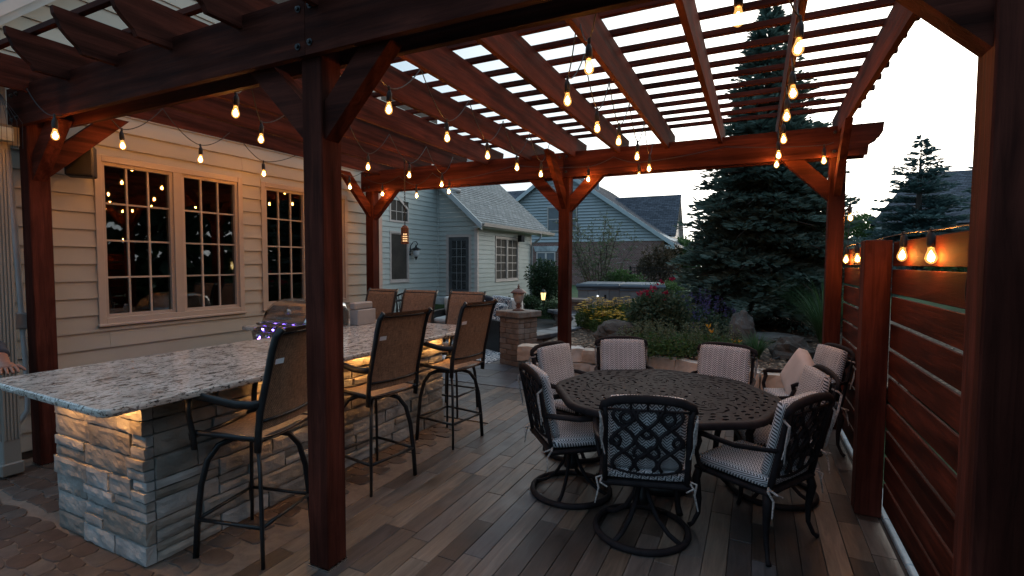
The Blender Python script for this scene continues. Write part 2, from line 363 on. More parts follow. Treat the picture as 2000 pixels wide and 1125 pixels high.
def leafm(name, lo, hi, rough=.6, back=.42):
    k = NT(name); g = k.n('NewGeometry'); c = k.ramp(g.outputs['Random Per Island'], [(0, lo), (.5, tuple((a+b)/2 for a, b in zip(lo, hi))), (1, hi)])
    k.col(c); k.rough(rough)
    k.b.inputs['Subsurface Weight'].default_value = 0
    out = k.t.nodes['Material Output']; tl = k.n('BsdfTranslucent'); mx = k.n('MixShader'); mx.inputs[0].default_value = back; k.l(c, tl.inputs[0]); k.l(k.b.outputs[0], mx.inputs[1]); k.l(tl.outputs[0], mx.inputs[2]); k.l(mx.outputs[0], out.inputs[0]); return k.m
SPRUCE = leafm('spruce_needles', (.06, .10, .08), (.12, .18, .15)); BLUESP = leafm('blue_spruce_needles', (.045, .085, .085), (.10, .165, .16))
GREENL = leafm('green_leaves', (.04, .085, .025), (.10, .18, .055)); DARKL = leafm('dark_evergreen_leaves', (.015, .035, .015), (.04, .075, .03)); PALEL = leafm('pale_leaves', (.07, .09, .05), (.15, .18, .10))
BROWNL = leafm('bronze_leaves', (.05, .04, .025), (.10, .075, .045)); GRASSM = leafm('grass_blades', (.03, .075, .03), (.07, .15, .06)); ROSEL = leafm('rose_leaves', (.025, .06, .03), (.09, .13, .08))
YEL = leafm('yellow_petals', (.55, .32, .01), (.8, .5, .03)); RED = leafm('crimson_petals', (.22, .01, .04), (.40, .022, .085)); PURP = leafm('purple_flowers', (.06, .045, .17), (.14, .10, .30)); ORANGE = leafm('orange_petals', (.7, .25, .01), (.85, .4, .03))
BARK = simple('bark', (.07, .05, .04), .9, 0, .4, 14, (6, 6, 1), .6, .01, 20)
MULCH = leafm('mulch_chips', (.11, .07, .045), (.36, .26, .18), .9, 0)
SOIL = simple('soil', (.075, .052, .036), .95, 0, .4, 12, bump=.6, bd=.02, bsc=30)
LAWN = simple('lawn_grass', (.05, .085, .03), .9, 0, .4, 3, bump=.8, bd=.03, bsc=60)
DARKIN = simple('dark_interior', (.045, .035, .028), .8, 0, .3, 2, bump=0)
# =================================================================== GROUND
def sheet(x0, x1, y0, y1, z): return MB().add([(x0, y0, z), (x1, y0, z), (x1, y1, z), (x0, y1, z)], [(0, 1, 2, 3)])
obj('lawn', sheet(-150, 150, -40, 220, -.09), LAWN, kind='structure')
patio = obj('patio', MB().box(-12, .86, -3, 16, -.14, -.012), JOINT, kind='structure')
rng = random.Random(3)
PW = .1265
# planks
row = 0; x = .78
npl = 0
while x > -4.6:
    xc = x-PW/2
    y = -.3+rng.random()*.6 if xc > -2.56 else 4.62
    yend = 6.06
    first = True
    while y < yend-.02:
        L = rng.choice((.46, .62, .92, .92, 1.22)); L = min(L, yend-y)
        if yend-y-L < .15: L = yend-y
        if not (xc < -2.9 and y < 4.6):
            h = rng.uniform(-.0008, .0012)
            m = MB().box(-PW/2+.0016, PW/2-.0016, -L/2+.0016, L/2-.0016, -.012, h, .0022)
            # coarse rows reuse nothing: each plank has its own cut length
            obj('plank', m, PLANK, patio, (xc, y+L/2, 0)); npl += 1
        y += L
    x -= PW
# slate-look stamped tiles beyond the planks
paved = obj('slate_paving', MB().box(-11.9, .8, 6.07, 15.9, -.03, -.008), JOINT, kind='structure')
y = 6.08
while y < 12:
    d = rng.uniform(.32, .5); x = -8.5+rng.random()*.4
    while x < -1.6:
        w = rng.uniform(.4, .75)
        if not (x > -3.2 and y > 6.4) and not (x > -2.9 and y > 7): obj('slate_tile', MB().box(-w/2+.004, w/2-.004, -d/2+.004, d/2-.004, -.012, rng.uniform(-.002, .002), .003), SLATE, paved, (x+w/2, y+d/2, .002))
        x += w
    y += d
# stamped cobbles
cob = obj('cobble_paving', MB().box(-6.4, -2.52, .3, 4.6, -.03, -.006), GROUT, kind='structure')
def cobbles(x0, x1, y0, y1, sx, sy, keep):
    nx, ny = int((x1-x0)/sx), int((y1-y0)/sy); P = {}
    for i in range(2*nx+3):
        for j in range(ny+2): P[i, j] = (x0+(i-1)*sx/2+rng.uniform(-.2, .2)*sx*.5, y0+j*sy+rng.uniform(-.24, .24)*sy)
    for j in range(ny):
        for i in range(0, 2*nx, 2):
            o = i+(j % 2)
            q = [P[o, j], P[o+1, j], P[o+2, j], P[o+2, j+1], P[o+1, j+1], P[o, j+1]]
            cx = sum(p[0] for p in q)/6; cyy = sum(p[1] for p in q)/6
            if not keep(cx, cyy): continue
            pts = []
            for a in range(6):
                p, nx_, pr = V(q[a]), V(q[(a+1) % 6]), V(q[a-1])
                pts += [p.lerp(pr, .22), p.lerp(nx_, .22)]
            c = V((cx, cyy)); n = len(pts)
            lo = [((p-c)*.985) for p in pts]; mid = [((p-c)*.97) for p in pts]; hi = [((p-c)*.925) for p in pts]
            hh = rng.uniform(.0, .003)
            vs = [(p.x, p.y, -.008) for p in lo]+[(p.x, p.y, hh-.004) for p in mid]+[(p.x, p.y, hh) for p in hi]
            fs = [(r*n+k, r*n+(k+1) % n, (r+1)*n+(k+1) % n, (r+1)*n+k) for r in (0, 1) for k in range(n)]+[tuple(2*n+k for k in range(n))]
            obj('cobble', MB().add(vs, fs), COBBLE, cob, (cx, cyy, 0))
cobbles(-5.5, -2.58, .80, 1.62, .18, .108, lambda x, y: True)
cobbles(-3.04, -2.56, 1.62, 4.55, .19, .115, lambda x, y: True)
cobbles(-5.3, -4.0, 1.62, 2.1, .19, .115, lambda x, y: True)
# curb strip under the fence
curb = obj('curb', MB(), CONC, kind='structure')
for i in range(9):
    y0 = 1.2+i*.56; obj('curb_block', MB().box(-.05, .05, -.277, .277, -.05, .02, .006), CONC, curb, (.855, y0+.28, 0))
# planting bed behind the boulder wall
def bed_z(x, y): return .42+.10*ss(7, 12, y)+.05*noise.noise(V((x*.5, y*.5, 2)))
EDGE = [(-3.35, 8.0), (-3.1, 7.25), (-2.36, 7.3), (-1.5, 7.25), (-.85, 7.0), (-.4, 6.75), (.16, 6.62), (.78, 6.45), (3.0, 6.2)]
def edge_y(x):
    for (a, ya), (b, yb) in zip(EDGE[1:], EDGE[2:]):
        if a <= x <= b: return ya+(yb-ya)*(x-a)/(b-a)
    return 7.25 if x < -3 else 6.2
mb = MB(); NX, NY = 60, 40
for j in range(NY+1):
    for i in range(NX+1):
        x = -3.1+6.1*i/NX; y0 = edge_y(x); y = y0+(17-y0)*(j/NY)**1.3
        mb.v.append((x, y, bed_z(x, y)))
for j in range(NY):
    for i in range(NX): mb.f.append((j*(NX+1)+i, j*(NX+1)+i+1, (j+1)*(NX+1)+i+1, (j+1)*(NX+1)+i))
obj('planting_bed', mb, SOIL, kind='structure', smooth=True)
obj('back_garden', MB().box(-14, 8, 14.2, 60, -.08, .28), LAWN, kind='structure')
mb = MB()
for i in range(9000):
    x = rng.uniform(-3.0, 2.6); y = edge_y(x)+rng.random()**1.6*7.5
    p = V((x, y, bed_z(x, y)+rng.uniform(.004, .035))); a = rng.random()*6.28
    mb.leaf(p, V((cos(a), sin(a), rng.uniform(-.3, .3))), rng.uniform(.03, .085), rng.uniform(.015, .04), V((rng.uniform(-.5, .5), rng.uniform(-.5, .5), 1)))
o = obj('mulch', mb, MULCH, kind='stuff'); 

# =================================================================== PERGOLA
perg = thing('pergola', 'dark red-brown stained timber pergola over the patio, hung with string lights', 'pergola', (-2.13, 2.03, 0))
def pp(name, mb, mat, label=None): return obj(name, mb, mat, perg, world=True, label=label)
PS = .071
PX = {'f': (-5.33, -2.135, .685), 'r': (-5.34, -2.19, .715)}; PY = {'f': 2.036, 'r': 6.07}
for k in 'fr':
    for x in PX[k]:
        y = PY[k]; m = MB().box(-PS, PS, -PS, PS, .012, 3.06, .006)
        p = obj('post', m, WZ, perg); p.location = V((x, y, 0))-root_of(perg)
        b = obj('base_plate', MB().box(-PS-.004, PS+.004, -PS-.004, PS+.004, 0, .012), STEEL, p)
ZB, ZT = 2.77, 3.07
def corbel(xe):  # right-hand end cut of a beam, in (x, z)
    return [(xe-.125, ZB), (xe-.118, ZB+.09), (xe-.09, ZB+.13), (xe-.035, ZB+.16), (xe-.008, ZB+.21), (xe, ZT)]
for k, offs in (('f', (-.111, .071)), ('r', (-.111, .071))):
    for a in offs:
        y0 = PY[k]+a
        for xa, xb in (((-5.46, PX[k][1]+.003), (PX[k][1]+.006, 1.075))):
            if xb > 0: poly = [(xa, ZB)]+corbel(xb)+[(xa, ZT)]
            else: poly = [(xa, ZB), (xb, ZB), (xb, ZT), (xa, ZT)]
            o = pp('beam', MB().prism(poly, y0, y0+.04, 'y'), WX)
# rafters with ogee tails
RX = [.715, .178, -.38, -.938, -1.496, -2.05, -2.63, -3.27, -3.87, -4.49, -5.1]
ZR0, ZR1 = 3.0, 3.24
tail = [(1.73, ZR0), (1.712, ZR0+.035), (1.665, ZR0+.075), (1.625, ZR0+.12), (1.607, ZR0+.17), (1.59, ZR0+.195), (1.585, ZR1)]
tail2 = [(6.42, ZR1), (6.415, ZR0+.2), (6.38, ZR0+.12), (6.33, ZR0+.06), (6.31, ZR0)]
rp = MB().prism(tail+tail2, -.019, .019, 'x').mesh('rafter')
for x in RX:
    o = obj('rafter', rp, WY, perg); o.location = V((x, 0, 0))-root_of(perg)
lm = MB().box(-3.2, 3.2, -.02, .02, 0, .04, .003).mesh('lath')
for i in range(16):
    o = obj('lath', lm, WX, perg); o.location = V((-2.31+rng.uniform(-.02, .02), 1.73+.2875*i+rng.uniform(-.006, .006), ZR1+rng.uniform(.0005, .004)))-root_of(perg)
    o.rotation_euler = (0, 0, rng.uniform(-.002, .002))
# knee braces
def brace(k, x, sx):
    x0 = x+sx*PS; z0 = 2.345; e = .44
    poly = [(x0, z0), (x0+sx*e, z0+e), (x0+sx*(e-.2), z0+e), (x0, z0+.2)]
    if sx < 0: poly = poly[::-1]
    pp('brace', MB().prism(poly, PY[k]-.046, PY[k]+.046, 'y'), WX)
brace('f', PX['f'][1], 1); brace('f', PX['f'][1], -1); brace('r', PX['r'][1], 1); brace('r', PX['r'][1], -1)
brace('r', PX['r'][2], -1); brace('r', PX['r'][0], 1); brace('f', PX['f'][0], 1); brace('f', PX['f'][2], -1)
def ybrace(x, y, sy, e=.62):
    y0 = y+sy*PS; z0 = 2.38
    poly = [(y0, z0), (y0+sy*e, z0+e), (y0+sy*(e-.2), z0+e), (y0, z0+.2)]
    if sy < 0: poly = poly[::-1]
    pp('brace', MB().prism(poly, x-.03, x+.03, 'x'), WY)
for k, sy in (('f', 1), ('r', -1)):
    for x in PX[k]:
        if k == 'f' and x > -3: continue
        ybrace(x, PY[k], sy)
bm = MB().lathe([(.018, 0), (.018, -.004), (.011, -.005), (.011, -.014), (.004, -.016)], n=10, ax='y').mesh('bolt')
for k in 'fr':
    for x in PX[k]:
        for dx, dz in ((-.045, .05), (.04, .06), (-.04, .24), (.045, .245)):
            o = obj('bolt', bm, BLACK, perg); o.location = V((x+dx, PY[k]-.1115, ZB+dz))-root_of(perg)

# =================================================================== FENCE
fence = thing('privacy_fence', 'red-brown horizontal board fence along the right edge of the patio', 'fence', (.8, 4, 0))
for ya, yb in ((2.112, 4.036), (4.19, 5.998), (-.6, 1.96)):
    for i in range(10):
        z1 = 1.84-.178*i; L = yb-ya-.004
        m = MB().box(-.0095, .0095, -L/2, L/2, -.0785, .0785, .003)
        o = obj('fence_board', m, WFY, fence); o.location = V((.811+rng.uniform(-.002, .002), (ya+yb)/2, z1-.0725))-root_of(fence)
o = obj('fence_post', MB().box(-.076, .076, -.072, .072, 0, 1.86, .005), WZ, fence); o.location = V((.724, 4.108, 0))-root_of(fence)
orn = thing('wall_ornament', 'round dark pierced metal ornament hanging on the fence beside the near post', 'ornament', (.79, 2.575, 1.6))
mb = MB(); mb.tube([(0, .118*cos(a*pi/16), .118*sin(a*pi/16)) for a in range(32)], .008, 6, closed=True); obj('rim', mb, BRONZE, orn, smooth=True)
mb = MB()
for q in range(8):
    a0 = q*pi/4; mb.tube([(0, (.02+.095*t)*cos(a0+1.3*t), (.02+.095*t)*sin(a0+1.3*t)) for t in [i/8 for i in range(9)]], .007, 5)
    mb.tube([(0, .075*cos(a0+.4)+.026*cos(w*pi/6), .075*sin(a0+.4)+.026*sin(w*pi/6)) for w in range(12)], .005, 5, closed=True)
obj('scrollwork', mb, BRONZE, orn, smooth=True)
obj('hub', MB().lathe([(.03, -.004), (.03, .003), (.02, .008)], n=14, ax='x'), BRONZE, orn)

# =================================================================== HOUSE
house = thing('house', 'cream and grey-green lap-sided house with grid windows along the left of the patio', 'house', (-5.6, 4, 0))
def hp(name, mb, mat, smooth=False, label=None): return obj(name, mb, mat, house, world=True, smooth=smooth, label=label)
XW = -5.6
holes = [(2.555, 4.065, 1.095, 2.70), (4.315, 5.79, 1.095, 2.70)]
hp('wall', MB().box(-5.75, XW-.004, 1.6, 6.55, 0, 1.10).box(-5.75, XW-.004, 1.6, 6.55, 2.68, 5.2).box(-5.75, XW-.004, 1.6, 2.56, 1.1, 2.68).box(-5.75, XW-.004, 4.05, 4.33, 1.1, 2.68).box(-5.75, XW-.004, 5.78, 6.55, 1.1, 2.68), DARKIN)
EXPO = .16
def lap(x, ya, yb, z0, h):   # clapboard wedge facing +x
    pr = [(x, z0-.014), (x+.023, z0-.014), (x+.022, z0), (x+.006, z0+h-.016), (x, z0+h-.016)]
    return [(p[0], ya, p[1]) for p in pr]+[(p[0], yb, p[1]) for p in pr]
def lapf(): return [(0, 1, 2, 3, 4), (9, 8, 7, 6, 5)]+[(i, 5+i, 5+(i+1) % 5, (i+1) % 5) for i in range(5)]
for k in range(0, 30):
    z0 = .083+EXPO*k; spans = [(1.84, 6.475)]
    extra = []
    for (a, b, c, d) in holes:
        if z0+EXPO > c and z0 < d:
            spans = [s for (p, q) in spans for s in (((p, min(q, a)), (max(p, b), q)) if p < a < q or p < b < q else ((p, q),)) if s[1]-s[0] > .01]
            if z0 < c-.02: extra.append((a, b, z0, c-z0+.014))
            if z0+EXPO > d+.02: extra.append((a, b, d+.012, z0+EXPO-d-.012))
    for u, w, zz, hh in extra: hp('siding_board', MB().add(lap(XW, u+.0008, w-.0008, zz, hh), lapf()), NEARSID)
    for p, q in spans:
        cuts = [p]+([rng.uniform(p+.6, q-.6)] if q-p > 2.5 else [])+[q]
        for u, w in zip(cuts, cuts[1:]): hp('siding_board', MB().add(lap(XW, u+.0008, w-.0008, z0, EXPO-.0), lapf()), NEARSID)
hp('corner_board', MB().box(-5.60, -5.57, 6.475, 6.565, .05, 5), WHITE)
hp('rake_board', MB().prism([(1.2, 2.86), (4.2, 5.86), (4.2, 6.06), (1.2, 3.06)], -5.59, -5.42, 'x'), VINYL)
hp('rake_board', MB().prism([(1.2, 2.93), (4.2, 5.93), (4.2, 6.03), (1.2, 3.03)], -5.41, -5.36, 'x'), WHITE)

def window(par, X, ya, yb, za, zb, sashes, cols, rows, mat, casing=.055, sill=True, mun=.011, deep=.03, label=None, md=0):
    """double window in a wall facing +x: casing (the part), sashes, muntins, panes"""
    w = MB()
    w.box(X-.03, X+deep, ya, ya+casing, za, zb, .003).box(X-.03, X+deep, yb-casing, yb, za, zb, .003)
    w.box(X-.03, X+deep-.001, ya+casing, yb-casing, zb-casing, zb, .003).box(X-.03, X+deep-.001, ya+casing, yb-casing, za, za+casing, .003)
    fr = hp('window', w, mat, label=label)
    def sub(n, mb, m): o = obj(n, mb, m, fr); return o
    if sill: sub('sill', MB().box(X-.01, X+deep+.02, ya-.012, yb+.012, za-.02, za+.004, .004), mat)
    ia, ib, ja, jb = ya+casing, yb-casing, za+casing, zb-casing; W2 = (ib-ia-.09*(sashes-1))/sashes
    for s in range(sashes):
        a = ia+s*(W2+.09); b = a+W2
        if s: sub('mullion', MB().box(X-.03, X+deep-.004, a-.09, a, ja, jb, .003), mat)
        f = .032
        sub('sash', MB().box(X-.035, X+.008, a, a+f, ja, jb).box(X-.035, X+.008, b-f, b, ja, jb).box(X-.035, X+.007, a+f, b-f, ja, ja+f).box(X-.035, X+.007, a+f, b-f, jb-f, jb), mat)
        a += f; b -= f; c, d = ja+f, jb-f
        for i in range(1, cols): y = a+(b-a)*i/cols; sub('muntin', MB().box(X-.006+md-.016, X-.006+md, y-mun, y+mun, c, d), mat)
        for i in range(1, rows): z = c+(d-c)*i/rows; sub('muntin', MB().box(X-.0065+md-.015, X-.0065+md, a, b, z-mun, z+mun), mat)
        sub('pane', MB().box(X-.029, X-.025, a, b, c, d), GLASS)
    return fr
TAUPE = simple('taupe_window_frame', (.365, .32, .275), .5, 0, .06, 4, bump=.05)
for a, b, c, d in holes: window(house, XW, a, b, c, d, 2, 3, 4, TAUPE, .06, mun=.0085, md=-.004)
# the room behind the windows
mb = MB()
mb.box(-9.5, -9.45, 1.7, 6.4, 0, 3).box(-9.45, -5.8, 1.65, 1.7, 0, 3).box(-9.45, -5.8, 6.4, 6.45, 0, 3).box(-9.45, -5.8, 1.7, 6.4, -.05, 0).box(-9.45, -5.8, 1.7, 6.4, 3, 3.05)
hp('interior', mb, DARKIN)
lan = thing('table_lantern', 'lit glass candle lantern glowing inside the room behind the first window', 'lantern', (-7.2, 5.05, 1.55))
obj('body', MB().lathe([(.06, 0), (.06, .02), (.05, .02), (.05, .16), (.06, .16), (.02, .2)], n=10), GLASS, lan)
obj('flame', MB().lathe([(.004, .03), (.018, .06), (.02, .1), (.004, .15)], n=8), emit('candle', (1, .6, .22), 9), lan, smooth=True)
obj('stand', MB().lathe([(.12, -1.55), (.12, -1.53), (.015, -1.5), (.015, -.03), (.09, -.02), (.09, 0)], n=12), BLACK, lan)
# indoor palm seen through the glass
palm = thing('potted_palm', 'dark potted palm standing indoors behind the large window', 'plant', (-7.3, 3.0, 0))
obj('pot', MB().lathe([(.14, 0), (.2, .35), (.19, .36)], n=14), BRONZE, palm)
mb = MB(); r_ = random.Random(5)
for i in range(26):
    a = r_.random()*6.28; e = r_.uniform(.5, 1.0); pr = None
    for s in range(9):
        t = s/8; p = V((cos(a)*e*t, sin(a)*e*t, .4+1.25*t*(1.25-.75*t)+r_.uniform(-.01, .01)))
        if pr is not None:
            for q in (-1, 1): mb.leaf(p, V((cos(a+q*.9), sin(a+q*.9), -.25)), .28, .02, V((0, 0, 1)))
        pr = p
obj('fronds', mb, DARKL, palm)

# ---- far wing
XA, YD, XR = -10.08, 14.8, -8.49
def sawx(X, ya, yb, z0, z1, e, cut=None):   # laps facing +x, joined
    m = MB(); z = z0
    while z < z1:
        sp = [(ya, yb)]
        for (a, b, c, d) in (cut or []):
            if z+e > c and z < d:
                sp = [s for (p, q) in sp for s in (((p, a), (b, q)) if p < b and q > a else ((p, q),)) if s[1]-s[0] > .01]
                if z < c-.02: m.add(lap(X, a, b, z, c-z+.014), lapf())
                if z+e > d+.02: m.add(lap(X, a, b, d+.012, z+e-d-.012), lapf())
        for p, q in sp: m.add(lap(X, p, q, z, min(e, z1-z)), lapf())
        z += e
    return m
def sawy(Y, xa, xb, z0, z1, e, cut=None, lim=None, dp=.03):  # laps facing -y, joined
    m = MB(); z = z0
    while z < z1:
        sp = [(xa, xb)]
        if lim: sp = [lim(z+e*.5)]
        for (a, b, c, d) in (cut or []):
            if z+e > c and z < d:
                sp = [s for (p, q) in sp for s in (((p, a), (b, q)) if p < b and q > a else ((p, q),)) if s[1]-s[0] > .01]
                if z+e > d+.02: m.box(a, b, Y-dp*.7, Y, d+.002, z+e-.015)
        for p, q in sp:
            if q-p < .02: continue
            pr = [(Y, z-.014), (Y-dp, z-.014), (Y-dp+.001, z), (Y-.006, z+e-.016), (Y, z+e-.016)]
            m.add([(p, t[0], t[1]) for t in pr]+[(q, t[0], t[1]) for t in pr], [(4, 3, 2, 1, 0), (5, 6, 7, 8, 9)]+[((i+1) % 5, 5+(i+1) % 5, 5+i, i) for i in range(5)])
        z += e
    return m
hp('wall', MB().box(-10.3, XA-.004, 6.5, 14.8, 0, 7).box(-10.3, XR-.02, YD+.004, 19.2, 0, 3.15).box(-10.3, -5.62, 6.4, 6.5, 0, 5.2), DARKIN)
aw = [(12.2, 13.14, 1.08, 2.66), (12.2, 13.14, 2.94, 3.62)]
for m in (sawx(XA, 6.6, YD, .08, 6.5, EXPO, aw), sawx(XR, YD+.1, 19.25, .08, 3.02, EXPO, [(16.06, 18.1, 1.0, 2.68)])):
    o = hp('siding', m, SIDING); o['kind'] = 'stuff'
slope = .89
o = hp('siding', sawy(YD, XA, XR-.09, .08, 4.6, EXPO, [(-9.72, -8.70, .42, 2.66)], lambda z: (XA, min(XR-.09, XR-.09 if z < 3.0 else -8.32-(z-3.0)/slope))), SIDING); o['kind'] = 'stuff'
hp('corner_board', MB().box(XR-.09, XR+.024, YD-.024, YD+.09, .05, 3.1), WHITE)
hp('corner_board', MB().box(XA, XA+.05, YD-.05, YD, .05, 6), SIDING)
hp('corner_board', MB().box(XR-.02, XR+.024, 19.22, 19.32, .05, 3.02), WHITE)
window(house, XA, *aw[0], 1, 3, 5, WHITE, .06, mun=.015)
# pointed transom window above
w = MB(); y0, y1, z0 = 12.2, 13.14, 2.94
outer = [(y0, z0), (y1, z0), (y1, 3.4), (y0+.1, 3.98), (y0, 3.98)]; inner = [(y0+.06, z0+.06), (y1-.06, z0+.06), (y1-.06, 3.36), (y0+.12, 3.86), (y0+.06, 3.86)]
w.add([(XA-.02, *p) for p in outer]+[(XA-.02, *p) for p in inner]+[(XA+.03, *p) for p in outer]+[(XA+.03, *p) for p in inner],
      [(10+i, 10+(i+1) % 5, 15+(i+1) % 5, 15+i) for i in range(5)]+[(i, (i+1) % 5, 10+(i+1) % 5, 10+i) for i in range(5)]+[(5+i, 15+i, 15+(i+1) % 5, 5+(i+1) % 5) for i in range(5)])
tw = hp('window', w, WHITE, label='pointed transom window')
obj('pane', MB().add([(XA-.01, *p) for p in inner], [(0, 1, 2, 3, 4)]), GLASS, tw)
for y in (12.55, 12.83): obj('muntin', MB().box(XA-.008, XA+.008, y-.009, y+.009, z0+.06, 3.86-(y-12.32)*.6), WHITE, tw)
obj('muntin', MB().box(XA-.0075, XA+.0075, y0+.06, y1-.06, 3.27, 3.29), WHITE, tw)
window(house, XR, 16.1, 18.06, 1.02, 2.66, 2, 2, 5, WHITE, .06, mun=.013)
# patio door
dr = hp('door', MB().box(-9.72, -9.62, YD-.03, YD+.02, .55, 2.66).box(-8.80, -8.70, YD-.03, YD+.02, .55, 2.66).box(-9.62, -8.80, YD-.03, YD+.02, 2.57, 2.66), WHITE)
obj('door_panel', MB().box(-9.61, -9.49, YD-.012, YD+.02, .58, 2.57).box(-8.93, -8.81, YD-.012, YD+.02, .58, 2.57).box(-9.49, -8.93, YD-.011, YD+.02, 2.45, 2.57).box(-9.49, -8.93, YD-.011, YD+.02, .58, .78), simple('grey_door_paint', (.07, .075, .08), .5, bump=0), dr)
obj('pane', MB().box(-9.49, -8.93, YD, YD+.006, .78, 2.45), simple('door_screen', (.02, .022, .024), .3, bump=0), dr)
for i in range(1, 6): obj('muntin', MB().box(-9.49, -8.93, YD-.006, YD-.001, .78+.278*i, .79+.278*i), GREY, dr)
for i in (1, 2): obj('muntin', MB().box(-9.49+.187*i, -9.48+.187*i, YD-.0065, YD-.0015, .78, 2.45), GREY, dr)
obj('handle', MB().tube([(-9.55, YD-.014, 1.45), (-9.55, YD-.05, 1.45), (-9.55, YD-.05, 1.7), (-9.55, YD-.014, 1.7)], .012, 6), BLACK, dr)
hp('doorstep', MB().box(-9.9, -8.5, YD-.5, YD-.03, 0, .52, .01), CONC)
# wing roof: shingle courses as real steps, rake and gutter
def roof(name, A, up, along, ncourse, expo, mat, par, th=.012):
    """A eave corner, up: unit vector up the slope, along: eave vector; saw-tooth shingle courses with UVs in metres"""
    A, up, along = V(A), V(up).normalized(), V(along); L = along.length; nrm = along.cross(up).normalized()
    if nrm.z < 0: nrm = -nrm
    vs, fs, uv = [], [], []
    for i in range(ncourse):
        lo = A+up*(i*expo)+nrm*th; hi = A+up*((i+1)*expo)+nrm*.001; bt = A+up*(i*expo)
        b = len(vs); vs += [lo, lo+along, hi+along, hi, bt, bt+along]
        fs += [(b, b+1, b+2, b+3), (b+4, b+5, b+1, b)]
        v0, v1 = i*expo, (i+1)*expo; uv += [(0, v0), (L, v0), (L, v1), (0, v1), (0, v0-.02), (L, v0-.02), (L, v0), (0, v0)]
    b = len(vs); e = up*(ncourse*expo); vs += [A-nrm*.1, A+along-nrm*.1, A+along+e-nrm*.1, A+e-nrm*.1, A, A+along, A+along+e, A+e]
    q = [(b, b+3, b+2, b+1), (b, b+1, b+5, b+4), (b+1, b+2, b+6, b+5), (b+2, b+3, b+7, b+6), (b+3, b, b+4, b+7)]; fs += q; uv += [(0, 0)]*20
    me = bpy.data.meshes.new(name); me.from_pydata([tuple(p) for p in vs], [], fs); l = me.uv_layers.new(name='UVMap')
    for i, c in enumerate(uv): l.data[i].uv = c
    return obj(name, me, mat, par, world=True)
nu = 1/sqrt(1+slope*slope)
roof('roof', (-8.14, 14.5, 2.98), (-nu, 0, nu*slope), (0, 6.3, 0), 40, .14, SHING, house)
ra = []
for d, zt in ((0, 0), (5.0, 5.0*slope)): ra.append((-8.12-d, 2.93+zt))
hp('rake_board', MB().prism([(-8.13, 2.78), (-13.1, 2.78+4.97*slope), (-13.1, 2.99+4.97*slope), (-8.13, 2.99)][::-1], 14.44, 14.50, 'y'), VINYL)
hp('soffit', MB().box(-8.50, -8.12, 14.5, 20.8, 2.86, 2.90), SIDING)
gut = hp('gutter', MB().prism([(-8.13, 2.88), (-8.03, 2.90), (-8.0, 3.01), (-8.015, 3.01), (-8.045, 2.915), (-8.13, 2.90)], 14.45, 20.85, 'y'), WHITE)
hp('downspout', MB().tube([(-8.06, 19.35, 2.9), (-8.06, 19.35, 2.76), (-8.10, 19.3, 2.68), (-8.36, 19.26, 2.5), (-8.42, 19.25, 2.4), (-8.42, 19.25, .2), (-8.3, 19.25, .1)], .04, 8), GREY)
hp('vent_pipe', MB().tube([at(858, 348, x=-9.9), at(858, 358, x=-9.9), at(866, 366, x=-9.8), at(880, 370, x=-9.6), at(900, 374, x=-9.3)], .07, 8), WHITE, smooth=True)
# fluted downspout, conduit and boxes at the near end of the wall
mb = MB(); mb.box(-5.32, -5.2, 1.72, 1.83, .05, 3.05, .006)
for i in range(5): mb.box(-5.2, -5.192, 1.728+i*.021, 1.74+i*.021, .3, 2.55); mb.box(-5.316+i*.023, -5.304+i*.023, 1.712, 1.72, .3, 2.55)
DSM = simple('tan_metal', (.20, .205, .19), .5, 0, .08, 3, bump=.05)
ds = hp('downspout', mb, DSM, label='fluted tan downspout')
obj('strap', MB().box(-5.33, -5.18, 1.70, 1.84, .84, .89, .004), DSM, ds); obj('elbow', MB().box(-5.33, -5.185, 1.70, 1.84, .02, .12, .01), DSM, ds)
con = thing('conduit_pipe', 'grey electrical conduit pipe running down the siding beside the left post', 'pipe', (-5.42, 2.0, 0))
p0 = at(60, 600, x=-5.44); yy = p0.y-.03
mb = MB().tube([(-5.44, yy-.075, 2.62), (-5.44, yy-.05, 2.0), (-5.44, yy-.03, 1.3), (-5.44, yy-.01, .6), (-5.45, yy-.015, .45), (-5.48, yy-.07, .34), (-5.5, yy-.1, .22), (-5.5, yy-.1, 0)], .02, 10)
obj('pipe', mb, GREY, con, world=True, smooth=True)
obj('junction_box', MB().box(-5.48, -5.40, yy-.09, yy+.03, 1.14, 1.27, .006), GREY, con, world=True)
obj('junction_box', MB().box(-5.47, -5.38, yy-.17, yy+.0, 2.62, 2.78, .008), SIDING, con, world=True)
lb = thing('clear_lamp_box', 'clear plastic box with a wire guard fixed high on the left wall', 'lamp', (-5.2, 1.74, 2.6))
bp_ = at(10, 262, x=-5.15)
CLEAR = CLEARG
obj('case', MB().box(bp_.x-.05, bp_.x+.05, bp_.y-.09, bp_.y+.07, bp_.z-.07, bp_.z+.07, .006), CLEAR, lb, world=True)
obj('lens', MB().box(bp_.x-.03, bp_.x+.03, bp_.y-.06, bp_.y+.04, bp_.z-.05, bp_.z+.05, .004), simple('pale_blue_plastic', (.35, .5, .62), .3, bump=0), lb, world=True)
mb = MB()
for i in range(7): mb.tube([(bp_.x+.055, bp_.y-.1+i*.03, bp_.z-.1), (bp_.x+.06, bp_.y-.1+i*.03, bp_.z+.1), (bp_.x-.02, bp_.y-.01, bp_.z+.3)], .0015, 4)
obj('wire_guard', mb, BLACK, lb, world=True)
